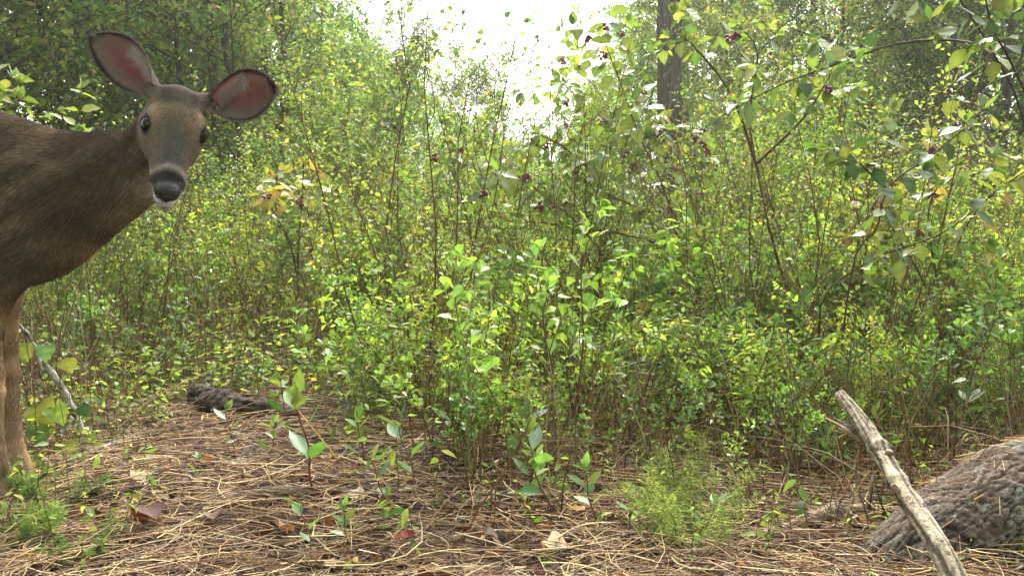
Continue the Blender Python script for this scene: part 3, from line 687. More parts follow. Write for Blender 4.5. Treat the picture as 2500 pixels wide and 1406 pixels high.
def place_tree(name, key, loc, rz, s):
    o = empty(name, loc, rz, s)
    link('trunk', TREE[key][0], o); link('limbs', TREE[key][1], o); f = link('crown', TREE[key][2], o); tag(f, kind='stuff')
    return o
def tree_protos():
    AU = ['688a3a', '7e9c42', '98ac4c', 'b2ae54', 'c4aa4e', '547236']
    for i in range(2): tree_proto(f'understory{i}', 70 + i, 5.6, .045, 1.6, 32, 7, 7, 9, .06, AU, [4, 4, 2.5, 1, .5, 3])
    for i in range(2): tree_proto(f'dark{i}', 80 + i, 6.5, .055, 1.9, 32, 7, 7, 9, .065, DK + ['78862e'], [4, 4, 3, 1.5, .7, .6])
    tree_proto('tall0', 90, 13, .10, 3.0, 36, 8, 7, 8, .11, AU + DK, [1] * 11, t0=.05)
    tree_proto('tall1', 91, 15, .11, 3.4, 36, 8, 7, 8, .12, AU + DK, [1] * 11, t0=.06)
rnd = random.Random(4)
def at(u, Y): x = (u - 1250) / F_PX * Y; return (x, Y, float(gz(x, Y)) - .01)
def top_h(v, Y): return CAM_H + (HORIZON - v) / F_PX * Y
def build_woods():
    # (u, Y, kind, height): trees of the wood behind, told apart by place
    rows = {
        ('slender olive-green tree', 'behind the doe and its ears'): [(-60, 7.5, 'understory0', 5.6), (160, 8.2, 'understory1', 5.2), (540, 9.0, 'understory0', 5.8), (700, 9.6, 'understory1', 5.0)],
        ('dark green leafy tree', 'in the wood behind the doe'): [(-180, 10, 'dark0', 6.5), (60, 10.5, 'dark1', 6.4), (250, 9.6, 'dark0', 6.2), (420, 11, 'dark1', 6.8), (600, 12.5, 'dark0', 6.2)],
        ('tall thin tree', 'far back left of the bright sky gap'): [(-100, 15, 'tall0', 13), (130, 16, 'tall1', 15), (330, 15.5, 'tall0', 12.5), (520, 17, 'tall1', 14), (680, 17, 'tall0', 12)],
        ('bushy small tree', 'against the left of the bright sky gap'): [(800, 13, 'understory0', 3.6), (880, 10.5, 'understory1', 2.6), (985, 9.5, 'understory0', 2.55), (915, 16, 'understory1', 3.4), (1120, 12.5, 'understory1', 2.75), (1215, 11, 'understory0', 2.45)],
        ('bushy tree', 'between the bright sky gap and the grey trunk'): [(1450, 12.5, 'understory1', 2.4), (1525, 14, 'understory0', 3.2), (1580, 16, 'understory1', 5.0)],
        ('thin-limbed olive-green tree', 'right of the tall grey trunk'): [(1760, 14, 'understory0', 5.0), (2040, 10, 'understory1', 4.6), (1700, 18, 'tall0', 11), (2060, 14, 'dark0', 5.0)],
        ('dark leafy tree', 'in the wood at upper right'): [(2230, 12, 'dark1', 3.9), (2360, 10, 'dark0', 5.2), (2480, 9.3, 'dark1', 6.0), (2620, 10.5, 'dark0', 6.5), (2150, 17, 'dark0', 4.9)],
        ('tall forest tree', 'far back right of the grey trunk'): [(1850, 20, 'tall1', 12), (2420, 16, 'tall1', 14), (2580, 17, 'tall0', 13), (1990, 21, 'tall0', 12)],
    }
    base = dict(understory0=5.6, understory1=5.6, dark0=6.5, dark1=6.5, tall0=13, tall1=15)
    for (desc, where), L in rows.items():
        obs = []
        for u, Y, k, H in L: obs.append(place_tree('tree', k, at(u, Y), rnd.uniform(0, 6.28), H / base[k]))
        label_row(obs, desc, where, 'tree', desc.split(' ')[0] + ' trees ' + where)
    # distant wood: one mass
    rg = np.random.default_rng(77)
    n = 80000; u = rg.uniform(-900, 3400, n); Y = rg.uniform(24, 42, n)
    top = np.interp(u, [-900, 650, 760, 850, 940, 1040, 1180, 1290, 1350, 1410, 1450, 1530, 1600, 2000, 2080, 2230, 2320, 3400],
                    [-900, -500, 60, 40, 150, 230, 330, 360, 420, 340, 210, 60, -200, -250, 70, 90, -200, -900])
    zt = CAM_H + (HORIZON - top) / F_PX * Y
    z = zt * rg.random(n)**.8; x = (u - 1250) / F_PX * Y
    z = np.minimum(z, 11); cl = np.sin(x * 1.3 + Y) + np.sin(z * 1.9 + x * .7) + rg.normal(size=n) * .8
    k = (cl > -.6); x, Y, z = x[k], Y[k], z[k]; n = len(x)
    V, F, C = leaf_cloud(np.stack([x, Y, z], 1), rg.normal(size=(n, 3)), rg.normal(size=(n, 3)) + [0, 0, .8], rg.uniform(.16, .34, n), rg.uniform(.10, .2, n), T_DIAMOND,
                         palette(rg, n, ['5c7c30', '76963a', '8ea646', '486628'], [3, 3, 2, 2]))
    S = []
    for i in range(24):
        uu = rg.choice([rg.uniform(-800, 850), rg.uniform(1560, 3200)]); yy = rg.uniform(22, 38); xx = (uu - 1250) / F_PX * yy
        p0 = np.array([xx, yy, -.2]); S.append(path([p0, p0 + [rg.normal() * .2, 0, 5], p0 + [rg.normal() * .5, 0, 11]], 6))
    v, fs = tubes(np.array(S), taper(24, 6, .11, .06), 6)
    V, F, C = join([(V, F, C), (v, fs, np.tile(lin('6a6050'), (len(v), 1)))])
    tag(link('distant_wood', make_mesh('distant_wood', V, F, C, M_LEAFF)), 'hazy mass of distant woodland closing the view behind the trees', 'woodland', kind='stuff')

def build_thicket():
    base = dict(slender=2.3, dense=2.4, twiggy=1.5, leafy=1.7, low=.62)
    NM = dict(slender='slender_shrub', dense='evergreen_bush', twiggy='twiggy_shrub', leafy='leafy_bush', low='low_shrub')
    DS = dict(slender='slender olive-leaved shrub', dense='dense dark bush', twiggy='brown twiggy shrub',
              leafy='yellow-green leafy bush', low='low green shrub')
    # top edge of the thicket in the picture, by column
    def top(u): return np.interp(u, [0, 300, 560, 700, 820, 900, 960, 1010, 1080, 1150, 1230, 1290, 1350, 1400, 1460, 1540, 1580, 1700, 1790, 1900, 2050, 2200, 2500],
                                 [380, 300, 330, 250, 200, 130, 170, 200, 180, 250, 230, 350, 370, 350, 300, 470, 500, 480, 270, 110, 200, 330, 300])
    zones = [(-250, 420, 'behind the doe'), (420, 880, 'right of the doe'), (880, 1400, 'below the bright sky gap'), (1400, 1800, 'round the grey trunk'), (1800, 2200, 'right of the grey trunk'), (2200, 2720, 'near the right edge')]
    depth = [(7.6, 9.6, 'in the far row'), (5.9, 7.5, 'in the middle row'), (4.3, 5.8, 'in the near row'), (3.2, 4.2, 'in the front row'), (2.45, 3.1, 'nearest the camera')]
    plan = {'slender': (6, 6, 5, 3, 0), 'dense': (2, 1, 0, 0, 0), 'twiggy': (0, 2, 4, 3, 3), 'leafy': (2, 3, 4, 2, 0), 'low': (0, 2, 6, 4, 4)}
    for zi, (a, b, where) in enumerate(zones):
        for di, (y0, y1, row) in enumerate(depth):
            for kind, cnt in plan.items():
                c = cnt[di]
                if di >= 3 and zi < 2: continue
                if di == 3 and zi == 2: c = 1
                if di >= 2 and zi == 1: c = c // 2
                if kind == 'dense' and zi in (2, 3): c = 0 if di else 1
                if kind == 'leafy' and zi in (2, 3, 4): c += 1
                if kind == 'twiggy' and zi in (1, 2, 4): c += 1
                obs = []
                for i in range(c):
                    Y = rnd.uniform(y0, y1); u = a + (b - a) * (i + rnd.uniform(.1, .9)) / c
                    if di == 4: H = rnd.uniform(.25, .5)
                    elif kind == 'low': H = rnd.uniform(.4, .8)
                    elif kind == 'twiggy': H = rnd.uniform(.8, 1.4)
                    else:
                        H = top_h(top(u) + abs(rnd.gauss(0, 45)) * (.4 if di == 0 else 1.2), Y) * (1 if di < 2 else rnd.uniform(.65, 1.0) if zi > 2 else rnd.uniform(.55, .85))
                        if kind == 'leafy': H *= rnd.uniform(.6, .85)
                        H = max(H, .5)
                        if u < 420 and di == 2: H = min(H, 1.0)
                        if 420 <= u < 1150 and di >= 2: H = min(H, 1.1)
                        if di == 3: H = min(H, rnd.uniform(.7, 1.15))
                    key = kind + str(rnd.randrange(3 if kind == 'slender' else 2))
                    obs.append(place_shrub(NM[kind], key, at(u, Y), rnd.uniform(0, 6.28), H / base[kind] * (1 if kind != 'slender' else 1.0)))
                if obs: label_row(obs, DS[kind], f'{row} {where}', 'bush' if kind in ('dense', 'leafy') else 'shrub', f'{NM[kind].replace("_", " ")}s {row} {where}')

def build_cover():
    rg = np.random.default_rng(31)
    # low ground cover of small plants
    n = 12500; Y = 1.7 + 8.3 * rg.random(n)**.85; x = rg.uniform(-1, 1, n) * (.62 * Y + .4)
    dens = np.clip((Y - 2.2) / 1.6, .16, 1) * np.where(x / Y > .12, 1.5, 1) + np.where((x / Y > -.12) & (Y > 2.0), .16, 0); dens = np.maximum(dens, np.clip((-x / Y - .33) * 5, 0, .8))
    k = (rg.random(n) < dens) & ~((Y < 3.3) & (x / Y > -.36) & (x / Y < -.17)); x, Y = x[k], Y[k]; n = len(x)
    b = np.stack([x, Y, gz(x, Y)], 1); h = rg.uniform(.08, .34, n) * np.clip(Y / 4, .5, 1.2)
    u = np.linspace(0, 1, 4)[None, :, None]; d = unit(rg.normal(size=(n, 3)) * .3 + [0, 0, 1])
    S = b[:, None] + d[:, None] * u * h[:, None, None] + unit(rg.normal(size=(n, 1, 3))) * .12 * h[:, None, None] * u**2
    v, fs = tubes(S, np.broadcast_to(np.linspace(.0014, .0006, 4), (n, 4)), 3, False)
    parts = [(v, fs, lin('6c6a3c'))]
    wts = [4, 4, 3, 3, 1, 3, 3, 2, 1, 2, .4, .3, 1, 1, 1, 1, 1]; nr = Y < 3.1
    parts.append(leaves_on(rg, S[~nr], 7, .25, 1, .036, .5, T_DIAMOND, BR + OL + DK, wts, .8))
    parts.append(leaves_on(rg, S[nr], 8, .2, 1, np.repeat(rg.uniform(.014, .030, nr.sum()), 8), .42, T_LANCE, BR + OL + DK, wts, .6, bend=.4))
    V, F, C = join(parts)
    tag(link('ground_cover', make_mesh('ground_cover', V, F, C, M_LEAFM)), 'low green ground cover plants spreading over the brown forest floor', 'ground cover', kind='stuff')
    # dry stalks and bare twigs standing in the thicket
    n = 15500; Y = 1.9 + 6.6 * rg.random(n)**1.3; x = rg.uniform(-1, 1, n) * (.6 * Y + .4)
    k = (Y > 3.45) | ((x > -.25) & (rg.random(n) < np.clip((Y - 1.8) / .8, 0, 1))) | ((x < -.75) & (Y > 2.6) & (rg.random(n) < .5)); k &= ~((Y < 3.5) & (x / Y > -.37) & (x / Y < -.16)); x, Y = x[k], Y[k]; n = len(x)
    b = np.stack([x, Y, gz(x, Y)], 1); h = rg.uniform(.15, .85, n) * np.clip((Y - 1.1) / 2.2, .42, 1)
    lean = rg.random(n) < .62
    d = unit(rg.normal(size=(n, 3)) * np.where(lean, 1.0, .22)[:, None] + [0, 0, 1]); d[:, 2] = np.abs(d[:, 2])
    u = np.linspace(0, 1, 5)[None, :, None]
    S = b[:, None] + d[:, None] * u * h[:, None, None] + unit(rg.normal(size=(n, 1, 3)) * [1, 1, .2]) * h[:, None, None] * .22 * u**2 + unit(rg.normal(size=(n, 1, 3))) * .03 * h[:, None, None] * np.sin(u * 8)
    S[..., 2] -= np.where(lean, .35, .05)[:, None] * h[:, None] * (u[..., 0]**2)
    v, fs = tubes(S, np.broadcast_to(np.linspace(.0020, .0007, 5), (n, 5)) * rg.uniform(.45, 1.3, (n, 1)), 3, False)
    C = np.repeat(palette(rg, n, ['8f7656', '6e5642', 'a8926c', '4c3c30', '85604a'], [3, 3, 3, 2, 2], .25), 15, 0)
    tag(link('dry_stalks', make_mesh('dry_stalks', v, fs, C, M_DRY)), 'tangle of dry brown stalks and bare twigs between the green shrubs', 'dry stalks', kind='stuff')
    # fallen pine needles
    n = 36000; Y = 1.25 + 6.0 * rg.random(n)**1.7; x = rg.uniform(-1, 1, n) * (.58 * Y + .35)
    bare = np.sin(x * 5.1 + 1.3 * Y) + np.sin(Y * 7.3 - 2 * x + 1) + .7 * np.sin(x * 13 + Y * 11); k = rg.random(n) < np.clip(1.15 - .45 * np.maximum(bare - .5, 0), .3, 1); x, Y = x[k], Y[k]
    n = len(x); az = rg.uniform(0, np.pi * 2, n); az = np.where(rg.random(n) < .33, rg.normal(0, .4, n) + .9 * np.sin(x * 1.7 + Y * 2.1), az)
    ln = rg.uniform(.04, .21, n) * np.clip(1.1 - (Y - 3) * .05, .7, 1.1)
    el = np.abs(rg.normal(0, .07, n)) + np.where(rg.random(n) < .05, rg.uniform(.1, .6, n), 0)
    d = np.stack([np.cos(az) * np.cos(el), np.sin(az) * np.cos(el), np.sin(el)], 1)
    s = np.stack([-np.sin(az), np.cos(az), 0 * az], 1)
    u = np.linspace(0, 1, 5)[None, :, None]; cv = rg.normal(0, .24, n)[:, None, None]
    P = np.stack([x, Y, 0 * x], 1)[:, None] + d[:, None] * (u - .5) * ln[:, None, None] + s[:, None] * cv * ln[:, None, None] * (1 - (2 * u - 1)**2)
    lift = rg.random(n)**1.8 * .045 + .001
    z = gz(P[..., 0], P[..., 1]); z0 = z.mean(1, keepdims=True); z = np.maximum(z, z0 * .7 + z * .3)
    P[..., 2] = z + lift[:, None] + np.maximum(P[..., 2], -.01) + .05 * ln[:, None] * np.sin(u[..., 0] * np.pi) * rg.random((n, 1))
    P[..., 2] = np.maximum(P[..., 2], gz(P[..., 0], P[..., 1]) + .0006)
    rad = rg.uniform(.5, 1.25, (n, 1)) * np.array([[.0013, .0013, .0012, .001, .0005]]); Cn = palette(rg, n, ['b89c70', '927250', 'cab688', '6a503c', '382b22', '877660'], [5, 5, 4, 3, 2.5, 3], .25); nr = Y < 2.9
    v, fs, C = join([(*tubes(P[nr], rad[nr], 3, False), np.repeat(Cn[nr], 15, 0)), (*tubes(P[~nr][:, ::2], rad[~nr][:, ::2], 3, False), np.repeat(Cn[~nr], 9, 0))])
    tag(link('pine_needles', make_mesh('pine_needles', v, fs, C, M_DRY)), 'thick litter of fallen brown pine needles covering the ground', 'needle litter', kind='stuff')
    # crumbled dead leaves
    n = 9000; Y = 1.25 + 6 * rg.random(n)**1.4; x = rg.uniform(-1, 1, n) * (.58 * Y + .35)
    L = rg.uniform(.012, .05, n)
    V, F, C = leaf_cloud(np.stack([x, Y, gz(x, Y) + .004 + .012 * rg.random(n)], 1), rg.normal(size=(n, 3)) * [1, 1, .25], rg.normal(size=(n, 3)) * .35 + [0, 0, 1], L, L * rg.uniform(.4, .9, n), T_LANCE,
                         palette(rg, n, ['a08a68', '7a5c40', 'bca584', '4c3828', '6a3a24', '8c8470', '30261e'], [3, 4, 2, 4, 1, 2, 3], .25), rg.normal(0, .3, n))
    tag(link('leaf_litter', make_mesh('leaf_litter', V, F, C, M_DLEAF)), 'crumbled brown dead leaves lying among the pine needles', 'leaf litter', kind='stuff')
def build_surround():
    rg = np.random.default_rng(9)
    n = 30000; a = rg.uniform(R(125), R(415), n); rr = rg.uniform(5.5, 11, n); z = rg.random(n) * 8.5
    x = rr * np.cos(a); y = rr * np.sin(a) * .9 - 1.5
    k = (y < 2.0) & ((np.abs(x) > 2.5) | (y < -2.5)); x, y, z = x[k], y[k], z[k]; n = len(x)
    V, F, C = leaf_cloud(np.stack([x, y, z], 1), rg.normal(size=(n, 3)), rg.normal(size=(n, 3)) + [0, 0, .8], rg.uniform(.16, .3, n), rg.uniform(.1, .18, n), T_DIAMOND,
                         palette(rg, n, ['3f5c24', '56702c', '6c8238'], [3, 3, 2]))
    tag(link('surrounding_wood', make_mesh('surrounding_wood', V, F, C, M_LEAFF)), 'leafy wood closing round the clearing', 'woodland', kind='stuff')
def build_twigs():
    rg = np.random.default_rng(63); n = 1500; Y = 1.3 + 4.5 * rg.random(n)**1.4; x = rg.uniform(-1, 1, n) * (.58 * Y + .35)
    az = rg.uniform(0, 6.28, n); ln = rg.uniform(.03, .22, n); u = np.linspace(0, 1, 6)[None, :]
    cv = rg.normal(0, .12, n)[:, None] * np.sin(u * 3.1) + rg.normal(0, .04, (n, 6))
    X = x[:, None] + (np.cos(az)[:, None] * u - np.sin(az)[:, None] * cv) * ln[:, None]; Yy = Y[:, None] + (np.sin(az)[:, None] * u + np.cos(az)[:, None] * cv) * ln[:, None]
    P = np.stack([X, Yy, gz(X, Yy) + rg.uniform(.002, .03, n)[:, None] + rg.normal(0, .1, n)[:, None] * u * ln[:, None] * .5], -1); P[..., 2] = np.maximum(P[..., 2], gz(X, Yy) + .001)
    v, fs = tubes(P, np.linspace(1, .5, 6)[None] * rg.uniform(.001, .0036, n)[:, None], 5)
    C = np.repeat(palette(rg, n, ['3a2c22', '5a4838', '7c6c58', '8e8472', '2a2019'], [4, 4, 3, 2, 3], .3), 30, 0)
    tag(link('fallen_twigs', make_mesh('fallen_twigs', v, fs, C, M_DEAD)), 'short broken twigs scattered through the needle litter', 'twigs', kind='stuff')
protos(); tree_protos(); build_surround(); build_twigs(); build_woods(); build_thicket(); build_cover()
# ------------------------------------------------------------------ trunks, log, sticks
def wobble(P, seed, amp, f):
    k = np.random.default_rng(seed); out = np.zeros(P.shape[:-1])
    for i in range(9):
        d = k.normal(size=3) * f * (1.5 ** (i / 2)); out += np.sin(P @ d + k.uniform(0, 6.28)) / (1 + .45 * i)
    return out * amp
def stick_mesh(name, pts, r, seed, mat, col, n=36, k=9, rough=.10, knobs=()):
    P = path(pts, n); L = np.linalg.norm(np.diff(P, axis=0), axis=1).sum()
    rr = np.interp(np.linspace(0, 1, n), np.linspace(0, 1, len(r)), r)
    for t, a, wd in knobs: rr = rr * (1 + a * np.exp(-((np.linspace(0, 1, n) - t) / wd)**2))
    V, fs = tubes(P[None], rr[None], k)
    c = np.repeat(P, k, 0); ax = unit(V - c); R_ = np.repeat(rr, k)[:, None]
    V = V + ax * R_ * wobble(V, seed, rough, 22)[:, None] + ax * R_ * (wobble(V * [1, 1, 1], seed + 1, rough * .6, 70))[:, None]
    th = np.tile(np.arange(k) / k * 2 * np.pi, n); sl = np.repeat(np.linspace(0, L, n), k)
    cyl = np.stack([np.cos(th) * .9, np.sin(th) * .9, sl * 5], 1); st = wobble(cyl, seed + 7, 1, 4.5); crack = sstep(st, .9, 1.6)
    V = V - ax * R_ * (crack * .14)[:, None]
    C = np.tile(lin(col), (len(V), 1)) * ((1 + .3 * wobble(cyl, seed + 8, 1, 9) + .2 * wobble(V, seed + 2, 1, 60)) * (1 - .75 * crack))[:, None].clip(.12, 1.7)
    return make_mesh(name, V, fs, C, mat)
def stick_thing(name, pts, r, seed, col, label, cat, mat=None, **kw):
    pts = np.asarray(pts, float); o0 = pts[0].copy()
    o = link(name, stick_mesh(name, pts - o0, r, seed, mat or M_DEAD, col, **kw), None, o0); tag(o, label, cat)
    return o
def build_trunk():
    Y = 11.0; b = PX(1632, 640, Y); b[2] = float(gz(b[0], b[1])) - .05
    root = empty('tree', b); tag(root, 'tall grey-brown tree trunk rising behind the berry bushes beside the sky gap', 'tree')
    top = PX(1637, 0, Y)
    pts = [b, [b[0], Y, 1.2], top, [top[0] + .06, Y + .05, 6.5], [top[0], Y + .1, 11]]
    n, k = 260, 72; P = path(pts, n); rr = np.interp(P[:, 2], [0, .3, 1.5, 3.3, 11], [.20, .150, .134, .118, .06])
    V, fs = tubes(P[None], rr[None], k)
    th = np.tile(np.arange(k) / k * 2 * np.pi, n); z = V[:, 2]
    ridge = np.abs(np.sin(th * 9 + 1.1 * np.sin(z * 7) + wobble(V * [1, 1, .3], 3, 1.0, 9))) ** .7
    cut = np.abs(np.sin(z * 26 + th * 3 + wobble(V, 4, 1.6, 6))) ** .5
    ax = unit(V - np.repeat(P, k, 0)); V = V + ax * (ridge * .016 + cut * .006 - .012)[:, None]
    C = np.tile([.10, .083, .066], (len(V), 1)) * (.55 + .75 * ridge * (.6 + .4 * cut))[:, None]
    link('trunk', make_mesh('trunk', V - b, fs, C, M_BARK), root)
    v, f = tubes(path([PX(1612, 420, Y) - b, PX(1606, 300, Y) - b, PX(1609, 180, Y) - b, PX(1603, 60, Y) - b, PX(1612, -60, Y) - b], 30)[None] + [0, -.08, 0], taper(1, 30, .022, .014), 7)
    tag(link('vine', make_mesh('vine', v, f, np.tile([.10, .085, .065], (len(v), 1)), M_STEM), root))
    # crown high over the frame
    rg = np.random.default_rng(12); S = P[None, 140:] - b
    L1, _, _ = spawn(rg, S, 26, .1, 1, 2.6, 1.1, .15, 6, .1, .06); B, _, _ = spawn(rg, L1, 7, .2, 1, .9, .8, .1, 4, 0, .06)
    V, F = [], []; parts = []
    for Q, a, c, kk in ((L1, .035, .01, 5), (B, .01, .004, 3)):
        v, fs = tubes(Q, taper(len(Q), Q.shape[1], a, c), kk, False); parts.append((v, fs, np.array([.12, .10, .08])))
    V, F, C = join(parts); link('limbs', make_mesh('limbs', V, F, C, M_STEM), root)
    V, F, C = leaves_on(rg, B, 26, .1, 1, .11, .55, T_DIAMOND, OL + DK, [1] * 12, .6)
    tag(link('crown', make_mesh('crown', V, F, C, M_LEAFF), root), kind='stuff')
    # thin dark young trees at the upper left
    for pts, r, lab in (([(600, 560), (585, 330), (566, 190), (549, 120), (551, 50), (545, -60), (560, -400)], .034, 'thin dark crooked trunk standing in the foliage above the right ear of the doe'),
                        ([(108, 520), (100, 300), (90, 160), (98, 0), (90, -300)], .024, 'thin dark pole-like trunk in the shade left of the raised ear'),
                        ([(455, 500), (440, 240), (430, 90), (452, -40), (440, -300)], .020, 'thin dark trunk seen between the two ears of the doe')):
        Yt = 8.3; q = np.array([PX(u, v, Yt) for u, v in pts]); q[0, 2] = float(gz(q[0, 0], q[0, 1])) - .05; q = np.concatenate([q[:1], q[1:]])
        rt = empty('young_tree', q[0]); tag(rt, lab, 'tree')
        P = path(q - q[0], 60); v, f = tubes(P[None], taper(1, 60, r, r * .5), 8); v = v + unit(v - np.repeat(P, 8, 0)) * wobble(v, 6, .003, 12)[:, None]
        link('trunk', make_mesh('trunk', v, f, np.tile([.05, .042, .034], (len(v), 1)), M_BARK), rt)
        rg = np.random.default_rng(int(pts[0][0])); B, _, _ = spawn(rg, P[None], 14, .25, 1, 1.0, 1.1, .2, 5, .1, .06); T, _, _ = spawn(rg, B, 7, .2, 1, .4, .8, .1, 4, 0, .05)
        v1, f1 = tubes(B, taper(len(B), 5, .009, .003), 4, False); v2, f2 = tubes(T, taper(len(T), 4, .003, .0015), 3, False)
        V, F, C = join([(v1, f1, lin('5a4c3a')), (v2, f2, lin('5a4c3a'))]); link('branches', make_mesh('branches', V, F, C, M_STEM), rt)
        V, F, C = leaves_on(rg, T, 14, 0, 1, .05, .5, T_DIAMOND, DK + OL, [1] * 12, .7); tag(link('crown', make_mesh('crown', V, F, C, M_LEAFM), rt), kind='stuff')
def build_log():
    A = np.array([.70, 1.84, 0.]); B = np.array([2.22, 2.56, 0.])
    root = empty('log', A); tag(root, 'broad rotting log with furrowed grey bark at the bottom right corner', 'log')
    n, k = 360, 260
    t = np.linspace(0, 1, n); P = (B - A)[None] * t[:, None]; zz = np.interp(t, [0, .065, .17, .3, 1], [-.14, -.035, .052, .066, .075])
    P[:, 2] = np.convolve(np.pad(zz, 12, 'edge'), np.ones(25) / 25, 'valid') + .012 * np.sin(t * 30)
    rr = np.interp(t, [0, .10, .25, .4, 1], [.10, .106, .110, .118, .13]) * (1 + .04 * np.sin(t * 9))
    V, fs = tubes(P[None], rr[None], k, False)
    th = np.tile(np.arange(k) / k * 2 * np.pi, n); T = np.repeat(t, k)
    ax = unit(V - np.repeat(P, k, 0))
    s = T * 1.68
    cyl = np.stack([np.cos(th) * .13, np.sin(th) * .13, s], 1)
    w1 = wobble(cyl, 21, 1.0, 7); w2 = wobble(cyl * [1, 1, .45], 29, 1, 24)
    w3 = wobble(cyl * [1, 1, .6], 33, 1, 60)
    g = th * 24 + s * 6 + w1 * 1.8 + w2 * 1.3 + w3 * .7
    f1 = np.abs(np.sin(g)); br = sstep(wobble(cyl * [2, 2, .7], 36, 1, 40), .3, 1.2)
    plate = np.clip(f1 / .5, 0, 1) ** .9; plate = np.maximum(plate, br * .8)
    cross = sstep(np.abs(np.sin(s * 34 + w2 * 3.4 + w1 * 2 + np.floor(g / np.pi) * 2.3)), .0, .16); plate = plate * (.75 + .25 * cross)
    lay = wobble(cyl * [1.3, 1.3, .3], 31, 1, 90); lay = np.floor(lay * 2) / 2 * .5 + w3 * .2
    fine = wobble(cyl, 35, 1, 190)
    h = (plate - 1) * .0052 + plate * lay * .0026 + wobble(cyl, 24, .005, 6) + fine * .0010
    V = V + ax * h[:, None]
    C = np.tile([.19, .165, .135], (len(V), 1)) * (.10 + 1.0 * plate ** 2.4 * (1 + .7 * lay) + .25 * fine)[:, None].clip(.08, 1.9)
    C = mixc(C, (.15, .10, .07), sstep(wobble(V, 25, 1, 12), .2, 1.2) * .55)
    q = fs[0]; c = V[q].mean(1)
    # bark broken away low on the near side towards the right: a jagged opening with dark wood inside
    tc = c @ unit(B - A)[None].T; tc = tc[:, 0]; hgt = c[:, 2]
    near = (c[:, 1] - (P[:, 1][np.clip((tc / 1.68 * n).astype(int), 0, n - 1)])) < -.01
    jag = wobble(c, 26, .035, 14)
    hole = near & (tc > .40 + jag) & (hgt < .0 + (tc - .40) * .45 + jag)
    link('bark', make_mesh('bark', V, [q[~hole]], C, M_LOG), root)
    rr2 = rr * .86; V2, f2 = tubes(P[None], rr2[None], 60)
    a2 = unit(V2 - np.repeat(P, 60, 0)); V2 = V2 + a2 * (wobble(V2 * [1, 1, 1], 27, .006, 60) + .006 * np.sin(np.tile(np.arange(60), n) * 1.9))[:, None]
    link('heartwood', make_mesh('heartwood', V2, f2, np.tile([.055, .033, .022], (len(V2), 1)), M_DEAD), root)
    rg = np.random.default_rng(15); nn = 90; ti = rg.integers(20, 150, nn); ai = rg.uniform(.7, 2.6, nn)
    cp = P[ti]; upv = np.array([0, 0, 1.]); lx = unit(B - A); sd = np.cross(lx, upv); rad_ = rr[ti] + .002
    u5 = np.linspace(-.5, .5, 7)[None, :]; ln = rg.uniform(.08, .18, nn)[:, None]; dirn = rg.uniform(-1, 1, nn)[:, None]
    an = ai[:, None] + u5 * ln * dirn / .11; ss = u5 * ln * np.sqrt(1 - dirn**2)
    N = cp[:, None] + ss[..., None] * lx + (rad_[:, None] * (1 + .25 * u5**2))[..., None] * (np.cos(an)[..., None] * sd + np.sin(an)[..., None] * upv)
    v, f = tubes(N, np.full((nn, 7), .0010), 3, False); tag(link('caught_needles', make_mesh('caught_needles', v, f, np.repeat(palette(rg, nn, ['b08858', '8c6440', 'c8b080'], [3, 3, 2], .2), 21, 0), M_DRY), root), kind='stuff')
    rg = np.random.default_rng(5)
    tq = c; up = (hgt > -.02) & (c[:, 1] < P[:, 1][np.clip((tc / 1.68 * n).astype(int), 0, n - 1)]) & ~hole
    band = np.exp(-((tc - .33) / .06)**2) * np.exp(-((hgt - .0) / .045)**2) * up
    band = band * (wobble(c, 28, 1, 20) > -.4) + 1e-9
    fi = rg.choice(len(c), 5200, p=band / band.sum()); p = c[fi] + rg.normal(size=(5200, 3)) * .004 
    qq = (q[fi, 0]); pn = ax[qq]
    V, F, C = leaf_cloud(p, unit(pn + rg.normal(size=p.shape) * .6), rg.normal(size=p.shape), rg.uniform(.004, .009, 5200), .0022, T_DIAMOND, palette(rg, 5200, ['4c6420', '6c8428', '38501c', '8a9a34'], [3, 3, 2, 1]))
    tag(link('moss', make_mesh('moss', V, F, C, M_LEAFM), root), kind='stuff')
M_LOG = vcol_mat('log_bark', .92, 130, .7, 1, bdist=.007, second=(.30, .33, .26), sfac=(.58, .66), sscale=23)
M_LOG2 = vcol_mat('weathered_wood', .9, 150, .55, 1, bdist=.004, second=(.07, .058, .045), sfac=(.56, .64), sscale=38)

